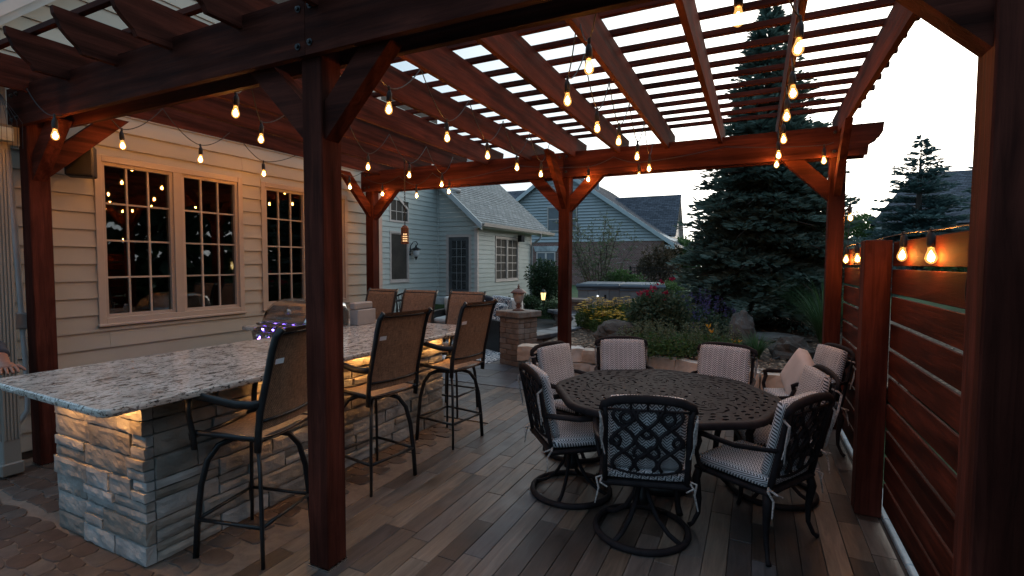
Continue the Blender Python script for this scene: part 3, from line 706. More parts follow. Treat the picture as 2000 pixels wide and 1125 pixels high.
def speaker(label, c, w, d, h, rz):
    s = thing('wall_speaker', label, 'speaker', c, rz)
    obj('cabinet', MB().box(-w/2, w/2, -d/2, d/2, -h/2, h/2, .012), RUBBER, s)
    obj('grille', MB().box(-w/2+.012, w/2-.012, -d/2-.004, -d/2, -h/2+.012, h/2-.012, .003), BLACK, s)
    obj('badge', MB().box(-.003, .003, -d/2-.006, -d/2-.004, h/2-.06, h/2-.02), GREY, s)
    obj('bracket', MB().box(-.02, .02, d/2, d/2+.08, -.03, .03), BLACK, s); return s
p = at(158, 315, x=-5.42); speaker('black loudspeaker mounted under the left brace beside the large window', p, .2, .16, .28, R(55))
p = at(1018, 466, x=-8.3); speaker('small black speaker under the gutter of the far wing', p, .2, .2, .26, R(70))
# =================================================================== OUTDOOR BAR
bar = thing('outdoor_bar', 'L-shaped stone bar with a speckled granite top and warm lights under the overhang', 'bar', (-3.4, 3, 0))
def bp(name, mb, mat, smooth=False, label=None, kind=None): return obj(name, mb, mat, bar, world=True, smooth=smooth, label=label, kind=kind)
BX0, BX1, BY0, BY1, BZ = -3.98, -2.99, 1.555, 4.48, .958
bp('core', MB().box(BX0, BX1-.05, BY0+.05, BY1-.05, 0, BZ).box(-4.98, BX0, 3.72, 4.36, 0, BZ), JOINT)
def rough_block(L, h, dp, rng, amp=.012):
    """stone seen on its +y' face: x along, z up; the face is a displaced grid, the rest a box"""
    nx, nz = max(3, int(L/.032)), max(2, int(h/.02)); m = MB(); sd = rng.random()*90; e = .005
    for j in range(nz+1):
        for i in range(nx+1):
            x = e+(L-2*e)*i/nx; z = e+(h-2*e)*j/nz; edge = i in (0, nx) or j in (0, nz)
            q = (.30-noise.voronoi(V((x*11+sd, z*15, sd)))[0][0])*amp*1.5+noise.noise(V((x*34+sd, z*40, sd)))*amp*.5
            m.v.append((x+(rng.uniform(-.004, .004) if edge else 0), dp+(q if not edge else -.007+q*.3), z+(rng.uniform(-.003, .003) if edge else 0)))
    n = nx+1
    for j in range(nz):
        for i in range(nx): m.f.append((j*n+i, (j+1)*n+i, (j+1)*n+i+1, j*n+i+1))
    b = len(m.v); m.v += [(e, 0, e), (L-e, 0, e), (L-e, 0, h-e), (e, 0, h-e)]
    m.f += [tuple([b+1, b]+[i for i in range(n)]), tuple([b+3, b+2]+[nz*n+i for i in range(nx, -1, -1)]),
            tuple([b, b+3]+[j*n for j in range(nz, -1, -1)]), tuple([b+2, b+1]+[j*n+nx for j in range(nz+1)])]
    return m
rs = random.Random(11)
heights = []
z = 0
while z < BZ-.001:
    h = rs.choice((.06, .085, .1, .115, .13)); h = min(h, BZ-z)
    if BZ-z-h < .045: h = BZ-z
    heights.append((z, h)); z += h
def face(P, D, N, length, amp, first=0.0):
    """P start, D direction along the face, N outward"""
    ang = math.atan2(D[1], D[0])
    for ci, (z, h) in enumerate(heights):
        x = 0
        cor = first and .0
        while x < length-.01:
            L = rs.uniform(.18, .5); L = min(L, length-x)
            if length-x-L < .1: L = length-x
            parts = [(z, h)]
            if h > .1 and rs.random() < .3: parts = [(z, h*.5), (z+h*.5, h*.5)]
            for zz, hh in parts:
                dp = .05+rs.uniform(-.006, .018)
                m = rough_block(L, hh, dp, rs, amp)
                # local +y must point along N
                sgn = D[0]*N[1]-D[1]*N[0]
                if sgn < 0: m.v = [(p[0], -p[1], p[2]) for p in m.v]; m.f = [f[::-1] for f in m.f]
                obj('stone', m, LEDGE, bar, V((P[0]+D[0]*x, P[1]+D[1]*x, zz))-root_of(bar), (0, 0, ang))
            x += L
face((BX0, BY0+.05, 0), (1, 0), (0, -1), BX1-BX0-.05+.052, .010)
face((BX1-.05, BY0+.05, 0), (0, 1), (1, 0), BY1-BY0-.05, .007)
face((BX0+.3, BY1-.05, 0), (1, 0), (0, 1), BX1-BX0-.35, .008)
# granite top
def rounded(poly, rad, n=5):
    out = []; N = len(poly)
    for i in range(N):
        p, a, b = V(poly[i]), V(poly[i-1]), V(poly[(i+1) % N]); r = rad[i] if isinstance(rad, list) else rad
        if r <= 0: out.append(tuple(p)); continue
        u, w = (a-p).normalized(), (b-p).normalized(); s, e = p+u*r, p+w*r
        for k in range(n+1): t = k/n; out.append(tuple(s*(1-t)**2+p*2*t*(1-t)+e*t*t))
    return out
slab = rounded([(-2.725, 1.245), (-2.725, 4.80), (-5.0, 4.80), (-5.0, 3.60), (-4.80, 3.60), (-4.80, 4.27), (-4.04, 4.27), (-4.04, 1.28)], [.06, .08, .02, .02, 0, 0, 0, .06])
mb = MB(); n = len(slab); c0 = .005
def inset(poly, d):
    o = []
    for i in range(len(poly)):
        p, a, b = V(poly[i]), V(poly[i-1]), V(poly[(i+1) % len(poly)]); t = (b-a).normalized(); o.append(tuple(p+V((-t.y, t.x))*d))
    return o
ri = random.Random(2)
lv = [(.96, .006), (.966, -.001), (.98, -.003), (.994, -.001), (1.0, .006)]
slabd = []
for i in range(n):
    a, b = V(slab[i]), V(slab[(i+1) % n]); k = max(1, int((b-a).length/.05)); slabd += [tuple(a.lerp(b, j/k)) for j in range(k)]
nd = len(slabd)
for z, d in lv:
    P = inset(slabd, d)
    for i, p in enumerate(P):
        w = noise.noise(V((p[0]*16, p[1]*16, z*60)))*.0035 if .961 < z < .999 else 0; mb.v.append((p[0]+w, p[1]+w, z))
for r in range(4):
    for i in range(nd): mb.f.append((r*nd+i, r*nd+(i+1) % nd, (r+1)*nd+(i+1) % nd, (r+1)*nd+i))
mb.f += [tuple(range(nd))[::-1], tuple(4*nd+i for i in range(nd))]
bp('countertop', mb, GRANITE)
# warm strip lights under the overhang
for i, (x, y, rz) in enumerate(((-3.72, 1.46, 0), (-3.12, 1.46, 0), (-2.915, 2.42, pi/2), (-2.915, 3.22, pi/2), (-2.915, 4.3, pi/2))):
    l = obj('under_light', MB().box(-.11, .11, -.014, .014, .944, .9595, .002), STEEL, bar, V((x, y, 0))-root_of(bar), (0, 0, rz))
    obj('diffuser', MB().box(-.10, .10, -.010, .010, .941, .9438), STRIP, l)
# =================================================================== GRILL
grill = thing('gas_grill', 'stainless steel built-in gas grill with blue-lit knobs, hood closed', 'grill', (-4.42, 3.9, .9))
HOODM = simple('polished_steel', (.50, .49, .48), .2, 1, .06, 3, (1, 20, 20), 0)
def gp(name, mb, mat, smooth=False): return obj(name, mb, mat, grill, world=True, smooth=smooth)
gx0, gx1 = -4.79, -4.06
gp('body', MB().box(gx0, gx1, 3.64, 4.26, .80, 1.005, .006), STEEL)
hood = [(3.70, 1.01), (3.66, 1.05), (3.67, 1.10), (3.72, 1.18), (3.80, 1.25), (3.90, 1.285), (4.05, 1.29), (4.2, 1.25), (4.25, 1.15), (4.25, 1.01)]
mb = MB(); ends = [(gx0, .86, 0), (gx0+.025, .97, .0), (gx0+.08, 1, 0), (gx1-.08, 1, 0), (gx1-.025, .97, 0), (gx1, .86, 0)]
for x, s, _ in ends:
    for y, z in hood: mb.v.append((x, 3.98+(y-3.98)*s, 1.01+(z-1.01)*s))
h = len(hood)
for r in range(5):
    for i in range(h-1): mb.f.append((r*h+i, (r+1)*h+i, (r+1)*h+i+1, r*h+i+1))
mb.f += [tuple(range(h)), tuple(5*h+i for i in range(h))[::-1]]
ho = gp('hood', mb, HOODM, True)
obj('handle', MB().tube([(gx0+.06, 3.67, 1.05), (gx0+.06, 3.60, 1.045)]+[(gx0+.06+(gx1-gx0-.12)*i/8, 3.585, 1.045-.012*sin(pi*i/8)) for i in range(9)]+[(gx1-.06, 3.60, 1.045), (gx1-.06, 3.67, 1.05)], .013, 8), STEEL, ho, smooth=True)
obj('gauge', MB().lathe([(.035, 3.735), (.035, 3.70), (.028, 3.695)], (gx0+.365, 0, 1.17), 16, 'y'), STEEL, ho, smooth=True)
gp('panel', MB().add([(gx0, 3.56, .96), (gx1, 3.56, .96), (gx1, 3.64, 1.006), (gx0, 3.64, 1.006), (gx0, 3.58, .84), (gx1, 3.58, .84), (gx1, 3.65, .84), (gx0, 3.65, .84)], [(0, 1, 2, 3), (4, 5, 1, 0), (7, 4, 0, 3), (5, 6, 2, 1), (6, 7, 3, 2)]), STEEL)
BLUE = emit('blue_led', (.22, .12, 1), 26)
for i in range(5):
    x = gx0+.09+.138*i
    k = gp('knob', MB().lathe([(.026, 3.578), (.026, 3.545), (.018, 3.535)], (x, 0, .915), 14, 'y'), STEEL, True)
    obj('knob_light', MB().lathe([(.034, 3.572), (.034, 3.567)], (x, 0, .915), 14, 'y'), BLUE, k)
for i in range(4):
    x = gx0+.12+.15*i; gp('hood_light', MB().lathe([(.010, 0), (.010, .006), (.004, .009)], (x, 3.60+.006*(i % 2), .985+.0015), 8), BLUE)
sb = thing('steel_box', 'grey steel box standing on the granite just behind the middle post', 'box', (-3.98, 4.3, 1.0))
obj('cabinet', MB().box(-.06, .06, -.09, .20, .001, .17, .006), GREY, sb); obj('lid', MB().box(-.065, .02, -.095, .20, .172, .25, .012), GREY, sb)

# =================================================================== BAR STOOLS
def make_stool(sw, label, group):
    t = thing('bar_stool', label, 'bar stool', (0, 0, 0), 0, group)
    for k in range(4):
        a = pi/4+k*pi/2; d = V((cos(a), sin(a), 0)); pts = [d*.06+V((0, 0, .655)), d*.12+V((0, 0, .66)), d*.19+V((0, 0, .635)), d*.245+V((0, 0, .56)), d*.28+V((0, 0, .42)), d*.303+V((0, 0, .2)), d*.315]
        obj('leg', MB().tube(pts, .0175, 8, ry=.012, ref=d.cross(V((0, 0, 1)))), BLACK, t, smooth=True)
    q = [(.303*cos(pi/4+k*pi/2)*1.0, .303*sin(pi/4+k*pi/2)*1.0, .225) for k in range(4)]
    mb = MB()
    for k in range(4): mb.tube([q[k], q[(k+1) % 4]], .011, 8)
    obj('foot_ring', mb, BLACK, t, smooth=True)
    obj('swivel', MB().lathe([(.1, .655), (.1, .672), (.07, .675), (.07, .69), (.13, .692), (.13, .70)], n=16), BLACK, t)
    M = Matrix.Rotation(sw, 3, 'Z')
    def T(m): m.v = [tuple(M @ V(p)) for p in m.v]; return m
    w = .225
    sp = [V((x, y, 0)) for x, y in ()]
    # seat: sling between side tubes, sagging
    mb = MB(); nx, ny = 8, 8
    for j in range(ny+1):
        for i in range(nx+1):
            u, v_ = i/nx*2-1, j/ny*2-1; mb.v.append((u*w, v_*.22, .735-.022*(1-u*u)+(.012 if v_ > .8 else 0)-(.03 if j == ny else 0)))
    for j in range(ny):
        for i in range(nx): mb.f.append((j*(nx+1)+i, j*(nx+1)+i+1, (j+1)*(nx+1)+i+1, (j+1)*(nx+1)+i))
    b = len(mb.v); mb.v += [(p[0], p[1], p[2]-.012) for p in mb.v]; mb.f += [tuple(b+i for i in f)[::-1] for f in list(mb.f)]
    obj('seat', T(mb), SLING, t, smooth=True)
    mb = MB()
    for s in (-1, 1): mb.tube([(s*w, -.235, .725), (s*w, .2, .735), (s*w, .232, .722), (s*w*.96, .235, .69)], .016, 8, ry=.012, ref=(1, 0, 0))
    mb.tube([(-w, .235, .70), (w, .235, .70)], .012, 8); mb.tube([(-w, -.20, .712), (w, -.20, .712)], .014, 8); mb.box(-.14, .14, -.14, .14, .70, .708)
    obj('seat_frame', T(mb), BLACK, t, smooth=True)
    prof = [(-.215, .66), (-.222, .76), (-.235, .88), (-.265, 1.0), (-.295, 1.12), (-.318, 1.22), (-.345, 1.30), (-.385, 1.345)]
    for s in (-1, 1): obj('back_rail', T(MB().tube([(s*(w+.012), y, z) for y, z in prof], .022, 8, ry=.013, ref=(1, 0, 0))), BLACK, t, smooth=True)
    mb = MB(); nx = 8; pr = prof[1:]; pr = [(-.224, .775)]+prof[2:]
    fine = []
    for (a, b) in zip(pr, pr[1:]):
        for k in range(3): q = k/3; fine.append((a[0]+(b[0]-a[0])*q, a[1]+(b[1]-a[1])*q))
    fine.append(pr[-1]); n = len(fine)
    for y, z in fine:
        for i in range(nx+1): u = i/nx*2-1; mb.v.append((u*w, y-.022*(1-u*u)+.004, z+(0.0)))
    for j in range(n-1):
        for i in range(nx): mb.f.append((j*(nx+1)+i, (j+1)*(nx+1)+i, (j+1)*(nx+1)+i+1, j*(nx+1)+i+1))
    b = len(mb.v); mb.v += [(p[0], p[1]-.006, p[2]) for p in mb.v]; mb.f += [tuple(b+i for i in f)[::-1] for f in list(mb.f)]
    obj('backrest', T(mb), SLING, t, smooth=True)
    for y_, d_, z_ in ((-.235, .03, .83), (-.36, .022, 1.315)): obj('back_bar', T(MB().tube([(w*(i/6*2-1), y_-d_*(1-(i/6*2-1)**2), z_) for i in range(7)], .0095, 6)), BLACK, t, smooth=True)
    for s in (-1, 1):
        x = s*(w+.03); obj('arm', T(MB().tube([(s*(w+.012), -.245, .93), (x, -.2, .925), (x, -.1, .92), (x+s*.01, .05, .945), (x+s*.015, .17, .965), (x+s*.015, .26, .945), (x+s*.015, .30, .925)], .024, 8, ry=.011, ref=(1, 0, 0)).tube([(x+s*.008, .20, .955), (x, .215, .85), (s*(w+.012), .205, .72), (s*(w+.012), .2, .64)], .02, 8, ry=.011, ref=(1, 0, 0))), BLACK, t, smooth=True)
    obj('care_tag', T(MB().add([(-w+.008, -.326, 1.175), (-w+.052, -.345, 1.178), (-w+.052, -.338, 1.148), (-w+.008, -.318, 1.145)], [(0, 1, 2, 3), (3, 2, 1, 0)])), TAGM, t)
    return t
G1 = 'bar stools along the bar'
def place(o, x, y, rz): o.location = (x, y, 0); o.rotation_euler = (0, 0, rz)
a = make_stool(0, 'brown bar stool at the near end of the bar, partly behind the post', G1); place(a, -2.68, 2.0, R(103))
b = copy_tree(a); b['label'] = 'brown sling bar stool in front of the bar just right of the middle post'; place(b, -2.66, 3.02, R(82))
c = copy_tree(a); c['label'] = 'brown sling bar stool at the far corner of the bar front'; place(c, -2.63, 4.06, R(83))
for lab, x, r_ in (('brown bar stool on the far side of the bar, closest to the house wall', -4.44, 178), ('brown bar stool on the far side of the bar, middle of three', -3.81, 182), ('brown bar stool on the far side of the bar, closest to the block pillar', -3.13, 180)):
    d = copy_tree(a); d['label'] = lab; place(d, x, 4.86, R(r_))

# =================================================================== DINING TABLE
TX, TY, TR, TZ = -.62, 3.94, .83, .72
tab = thing('dining_table', 'round dark cast metal dining table with a pierced scrollwork top', 'table', (TX, TY, 0))
def oct_r(a):  # softly eight-sided outline
    k = math.cos(((a+pi/8+R(14)) % (pi/4))-pi/8); return TR*(.965+.035*(.9239/k-.0)) if False else TR*min(1.0, .955/k)
N = 320; cs = 2*TR/N; mb = MB(); solid = {}
MED = [(.43*cos(q*pi/4+.2), .43*sin(q*pi/4+.2)) for q in range(8)]
def is_solid(x, y):
    r = sqrt(x*x+y*y); a = math.atan2(y, x); rr = oct_r(a)
    if r > rr-.055: return True
    for ring in (.15, .235, .62):
        if abs(r-ring) < .010: return True
    for mx, my in MED:
        d = sqrt((x-mx)**2+(y-my)**2)
        if abs(d-.185) < .010: return True
    if r < .05: return r > .022
    b = min(MED, key=lambda m: (x-m[0])**2+(y-m[1])**2); dx, dy = x-b[0], y-b[1]; d = sqrt(dx*dx+dy*dy); t = math.atan2(dy, dx)-math.atan2(b[1], b[0])
    if r < .235: f = cos(12*a+40*r)*.6+sin(120*r)*.7
    elif d < .185: f = sin(6*t+80*d)*.75+cos(110*d)*.65*cos(5*t)
    else: f = sin(44*a+50*r)*.75+sin(105*r-13*a)*.65
    return f > -.60
for j in range(N):
    for i in range(N):
        x, y = -TR+(i+.5)*cs, -TR+(j+.5)*cs; r = sqrt(x*x+y*y)
        if r <= oct_r(math.atan2(y, x))-.018 and is_solid(x, y): solid[i, j] = 1
vid = {}
def vv(i, j, k):
    if (i, j, k) not in vid: vid[i, j, k] = len(mb.v); mb.v.append((-TR+i*cs, -TR+j*cs, TZ-.002 if k else TZ-.011))
    return vid[i, j, k]
for (i, j) in solid:
    mb.f.append((vv(i, j, 1), vv(i+1, j, 1), vv(i+1, j+1, 1), vv(i, j+1, 1)))
    for di, dj, e in ((1, 0, ((i+1, j), (i+1, j+1))), (-1, 0, ((i, j+1), (i, j))), (0, 1, ((i+1, j+1), (i, j+1))), (0, -1, ((i, j), (i+1, j)))):
        if (i+di, j+dj) not in solid: mb.f.append((vv(*e[0], 1), vv(*e[0], 0), vv(*e[1], 0), vv(*e[1], 1)))
o = obj('tabletop', mb, BRONZE, tab); o['kind'] = 'stuff'
mb = MB(); M_ = 96
for d, z in ((.045, TZ-.002), (.03, TZ+.003), (.008, TZ+.002), (0, TZ-.008), (0, TZ-.04), (.02, TZ-.045), (.045, TZ-.02)):
    for k in range(M_): a = 2*pi*k/M_; r = oct_r(a)-d; mb.v.append((r*cos(a), r*sin(a), z))
for r in range(6):
    for k in range(M_): mb.f.append((r*M_+k, r*M_+(k+1) % M_, (r+1)*M_+(k+1) % M_, (r+1)*M_+k))
obj('rim', mb, BRONZE, tab, smooth=True)
mb = MB()
for k in range(4): a = k*pi/2+.4; mb.tube([(.1*cos(a), .1*sin(a), .68), (.7*cos(a), .7*sin(a), .69)], .014, 6)
obj('under_frame', mb, BRONZE, tab)
for k in range(4):
    a = k*pi/2+.4; d = V((cos(a), sin(a), 0)); obj('leg', MB().tube([d*.5+V((0, 0, .69)), d*.47+V((0, 0, .58)), d*.42+V((0, 0, .4)), d*.40+V((0, 0, .2)), d*.47+V((0, 0, .05)), d*.52+V((0, 0, .012))], [.022, .026, .024, .02, .02, .024], 8), BRONZE, tab, smooth=True)
ub = thing('umbrella_base', 'heavy black umbrella base on the floor under the dining table', 'umbrella base', (TX, TY, 0))
obj('weight', MB().lathe([(.24, 0), (.24, .05), (.2, .1), (.06, .13), (.05, .14)], n=24), RUBBER, ub, smooth=True); obj('tube', MB().lathe([(.03, .13), (.03, .45)], n=12), BLACK, ub)

# =================================================================== DINING CHAIRS
def cushion(w, l, h, seed):
    """soft box in local xy with puffed edges"""
    m = MB(); nx, ny = 12, 12
    def P(i, j, s):
        u, v_ = i/nx*2-1, j/ny*2-1; e = max(abs(u), abs(v_)); k = (1-e**6); x, y = u*w/2, v_*l/2
        rr = 1-.05*(abs(u)*abs(v_))**4
        return (x*rr, y*rr, s*(h/2)*(.62+.38*k)+.004*noise.noise(V((x*7+seed, y*7, s))))
    for s in (1, -1):
        b = len(m.v)
        for j in range(ny+1):
            for i in range(nx+1): m.v.append(P(i, j, s))
        for j in range(ny):
            for i in range(nx):
                q = (b+j*(nx+1)+i, b+j*(nx+1)+i+1, b+(j+1)*(nx+1)+i+1, b+(j+1)*(nx+1)+i); m.f.append(q if s > 0 else q[::-1])
    K = (nx+1)*(ny+1); loop = [i for i in range(nx+1)]+[j*(nx+1)+nx for j in range(1, ny+1)]+[ny*(nx+1)+i for i in range(nx-1, -1, -1)]+[j*(nx+1) for j in range(ny-1, 0, -1)]
    for a, b in zip(loop, loop[1:]+loop[:1]): m.f.append((b, a, a+K, b+K))
    return m
LEAN = .20
def back_pt(x, h, off=0): return V((x, -.235-sin(LEAN)*h+off, .43+cos(LEAN)*h))
def make_chair(kind, label, group):
    t = thing('dining_chair', label, 'chair', (0, 0, 0), 0, group)
    obj('seat_frame', MB().box(-.265, .265, -.25, .25, .385, .418, .012), BRONZE, t)
    st = []
    for s in (-1, 1): obj('back_stile', MB().tube([back_pt(s*.235, h) for h in (-.05, .1, .25, .4)]+[back_pt(s*.243, .46)], .019, 8, ry=.014), BRONZE, t, smooth=True)
    top = [back_pt(-.25, .44), back_pt(-.245, .475), back_pt(-.19, .50), back_pt(-.1, .512), back_pt(0, .515), back_pt(.1, .512), back_pt(.19, .50), back_pt(.245, .475), back_pt(.25, .44)]
    obj('top_rail', MB().tube(top, .027, 8, ry=.013, ref=(0, -cos(LEAN), sin(LEAN))), BRONZE, t, smooth=True)
    mb = MB()
    mb.tube([back_pt(x*.235, .085-.05*(1-x*x)) for x in [i/6-1 for i in range(13)]], .008, 6)
    mb.tube([back_pt(x*.235, .445) for x in (-1, 0, 1)], .009, 6)
    W = .235
    for x0 in (-.56, 0, .56):      # ogee lattice of paired curving bars
        for s in (-1, 1):
            pts = []
            for i in range(15):
                v_ = i/14; x = x0+s*.27*sin(v_*2*pi*1.25+.7); pts.append(back_pt(max(-.96, min(.96, x))*W, .06+.385*v_))
            mb.tube(pts, .0115, 6)
    for cx, cz, r in ((-.5, .40, .035), (.5, .40, .035), (-.16, .18, .035), (.16, .18, .035), (0, .30, .028), (-.75, .25, .03), (.75, .25, .03)):
        mb.tube([back_pt(cx*W+r*cos(k*pi/5), cz+r*sin(k*pi/5)) for k in range(10)], .011, 5, closed=True)
    for x in (-.4, 0, .4): mb.tube([back_pt(x*W, .44), back_pt(x*W, .50)], .008, 5)
    obj('back_scrollwork', mb, BRONZE, t, smooth=True)
    for s in (-1, 1):
        x = s*.275
        obj('arm', MB().tube([back_pt(s*.24, .235), (x, -.2, .655), (x+s*.015, -.05, .635), (x+s*.02, .08, .64), (x+s*.02, .17, .645), (x+s*.02, .205, .63), (x+s*.02, .2, .605), (x+s*.02, .175, .61)], [.018, .02, .022, .024, .026, .026, .018, .01], 8, ry=.016)
            .tube([(x+s*.02, .185, .60), (x+s*.012, .215, .52), (x, .20, .44), (s*.262, .16, .40)], [.017, .017, .015, .015], 8), BRONZE, t, smooth=True)
    if kind == 'swivel':
        obj('base_ring', MB().tube([(.285*cos(k*pi/20), .285*sin(k*pi/20), .021) for k in range(40)], .021, 8, ry=.019, closed=True), BRONZE, t, smooth=True)
        for k in range(4):
            a = pi/4+k*pi/2+.1; d = V((cos(a), sin(a), 0)); obj('leg', MB().tube([d*.03+V((0, 0, .30)), d*.06+V((0, 0, .22)), d*.12+V((0, 0, .12)), d*.2+V((0, 0, .055)), d*.275+V((0, 0, .028))], .017, 8, ry=.012), BRONZE, t, smooth=True)
        obj('swivel_post', MB().lathe([(.055, .19), (.045, .24), (.035, .3), (.035, .34), (.1, .345), (.1, .386)], n=16), BLACK, t, smooth=True)
    else:
        for sx in (-1, 1):
            for sy in (-1, 1):
                X, Y = sx*.24, sy*.22
                obj('leg', MB().tube([(X, Y, .40), (X*1.06, Y*1.06, .33), (X*1.0, Y*1.0, .2), (X*.99, Y*1.02, .1), (X*1.08, Y*1.12, .03), (X*1.16, Y*1.2, .012)], [.024, .026, .018, .014, .013, .016], 8), BRONZE, t, smooth=True)
    obj('seat_cushion', cushion(.50, .47, .075, 1), HERR, t, (0, .005, .456), smooth=True)
    obj('back_cushion', cushion(.445, .46, .07, 2), HERR, t, back_pt(0, .285, .062), (pi/2+LEAN, 0, 0), smooth=True)
    for s in (-1, 1):
        for q in (0, 1): obj('cushion_tie', MB().tube([back_pt(s*.22, .43, .02), back_pt(s*.27, .425), back_pt(s*.262, .40, -.03), back_pt(s*(.25+.012*q), .33-.05*q, -.035), back_pt(s*(.256-.02*q), .2-.03*q, -.03-.01*q)], [.006, .007, .0075, .006, .0035], 5), ROPE, t)
        obj('cushion_tie', MB().tube([(s*.24, -.23, .44), (s*.285, -.25, .43), (s*.27, -.275, .38), (s*(.29), -.28, .29)], [.006, .007, .006, .004], 5), ROPE, t)
        obj('cushion_tie', MB().tube([(s*.25, -.235, .43), (s*.262, -.29, .42), (s*.22, -.30, .40)], [.006, .006, .004], 5), ROPE, t)
    return t
G2 = 'dining chairs round the metal table'
A_ = make_chair('swivel', 'metal dining chair nearest the camera, its scrolled back and swivel ring facing out', G2)
H_ = make_chair('legs', 'four-legged metal dining chair at the near right of the table, turned towards the fence', G2)
def aim(o, x, y, fx, fy, lab=None):
    o.location = (x, y, 0); o.rotation_euler = (0, 0, math.atan2(fy, fx)-pi/2)
    if lab: o['label'] = lab
aim(A_, -.615, 3.17, -.28, 1.0)
aim(H_, .02, 3.46, -.86, .50)
aim(copy_tree(A_), -1.20, 3.50, .72, .60, 'swivel dining chair at the left of the table seen from behind, facing the fence')
aim(copy_tree(A_), -1.42, 4.28, .93, -.30, 'herringbone cushioned dining chair at the back left of the table beside the post')
aim(copy_tree(H_), -1.08, 4.78, .42, -.90, 'herringbone cushioned dining chair at the back of the table in front of the boulders')
aim(copy_tree(H_), -.30, 4.78, -.22, -.97, 'herringbone dining chair at the back right of the table by the grass clump')
aim(copy_tree(A_), .15, 4.15, -.97, -.20, 'swivel dining chair at the right of the table with its back to the fence')
F_ = copy_tree(H_); aim(F_, .40, 5.35, -.93, -.36, 'dining chair pulled back to the rear fence post with a pale pillow on it')
pil = obj('throw_pillow', cushion(.37, .37, .13, 5), CREAM, None, (.40-.02, 5.35+.0, .67), smooth=True)
pil.rotation_euler = (Matrix.Rotation(math.atan2(-.36, -.93)-pi/2, 4, 'Z') @ Matrix.Rotation(pi/2+.30, 4, 'X') @ Matrix.Rotation(.5, 4, 'Z')).to_euler()
tag(pil, 'pale pink square throw pillow leaning on the chair beside the fence', 'pillow')
# =================================================================== STRING LIGHTS
gm = MB().lathe([(.011, .0), (.013, -.004), (.0155, -.018), (.0215, -.034), (.0255, -.050), (.0245, -.062), (.018, -.074), (.008, -.081), (.003, -.0825)], n=14).mesh('glass', True); gm.materials.append(BULBG)
fm = MB().lathe([(.003, -.022), (.007, -.030), (.0130, -.043), (.0145, -.053), (.0115, -.064), (.003, -.071)], n=10).mesh('filament', True); fm.materials.append(GLOW)
km = MB().lathe([(.004, .085), (.008, .08), (.011, .07), (.0165, .062), (.0185, .04), (.0185, .012), (.0165, 0), (.012, -.004)], n=12).mesh('bulb', True); km.materials.append(RUBBER)
def strand(label, pts, hooks=None, zh=3.13, drop=.14, lead=None):
    t = thing('string_light', label, 'string lights', tuple(pts[0]), 0, 'strings of light bulbs')
    c = MB(); o0 = V(pts[0]); P = [V(p) for p in pts]
    H = []
    for a, b in zip(P, P[1:]):
        h = (a+b)/2; h.z = zh; H.append(h)
    e0 = lead[0] if lead else P[0]+(P[0]-P[1])*.5; e1 = lead[1] if lead else P[-1]+(P[-1]-P[-2])*.4
    e0 = V(e0); e1 = V(e1)
    if not lead: e0.z = zh; e1.z = zh
    H = [e0]+H+[e1]
    for i, p in enumerate(P):
        topz = p.z+drop; a, b = H[i], H[i+1]; T = V((p.x, p.y, topz)); pl = []
        for k in range(-8, 9):
            u = abs(k)/8; e = b if k > 0 else a; q = T.lerp(e, u); q.z = topz+(e.z-topz)*u**1.7; pl.append(q-o0)
        c.tube(pl, .0042, 5)
        c.tube([T-o0, V((p.x, p.y, p.z+.12))-o0], .005, 5)
        c.lathe([(.004, .012), (.009, .008), (.009, -.012), (.005, -.02)], tuple(T-o0), 6)
        kb = obj('bulb', km, None, t, V((p.x, p.y, p.z+.045))-o0)
        kb.rotation_euler = (rng.uniform(-.06, .06), rng.uniform(-.06, .06), 0); kb.scale = (1.0, 1.0, 1.0)
        obj('filament', fm, None, kb); obj('glass', gm, None, kb)
    obj('cable', c, RUBBER, t)
    return t
Q = lambda x, y, z=2.72: at(x, y, z=z)
strand('string of bulbs looped under the right-hand rafters towards the big spruce', [Q(1441.5, 35), Q(1560, 93.5), Q(1548, 181), Q(1536.4, 227), Q(1530, 272), Q(1520, 303), Q(1517, 321)])
strand('string of bulbs hanging over the dining table, second from the fence side', [Q(1150, 132), Q(1108, 195.5), Q(1166, 250), Q(1208.6, 276), Q(1244.5, 305.7), Q(1268, 329)])
strand('string of bulbs hanging just right of the middle post towards the rear beam', [Q(760, 213), Q(873, 269), Q(952, 304), Q(1009.5, 327), Q(1056.5, 340)])
strand('string of bulbs hanging above the bar counter', [Q(461, 220), Q(510.5, 271.6), at(640, 309, z=2.72), Q(719, 326), Q(799.5, 342), Q(863, 360)])
strand('string of bulbs hanging along the house windows', [at(108, 264, y=1.87), Q(239, 284), Q(392, 311), Q(515, 339), Q(683, 365)], lead=((-5.0, 1.88, 3.0), (-5.0, 5.6, 3.05)))
strand('string of bulbs strung along the rear beam', [at(747, 378.6, y=5.9), at(813.6, 382, y=5.9), at(877, 374, y=5.9), at(1149, 350, y=5.9), at(1248, 343, y=5.9), at(1609, 313.5, y=5.9)], zh=2.95, drop=.15, lead=((-5.3, 5.9, 2.95), (.66, 5.9, 2.9)))
FB = [at(1660, 425, y=6.03), at(1653, 506.7, x=.765), at(1674, 505, x=.765), at(1763, 498, x=.765), at(1817.6, 500.6, x=.765)]
strand('string of bulbs draped along the top of the board fence', FB, zh=1.875, drop=.125, lead=((.83, 6.05, 2.6), (.78, 2.3, 1.86)))
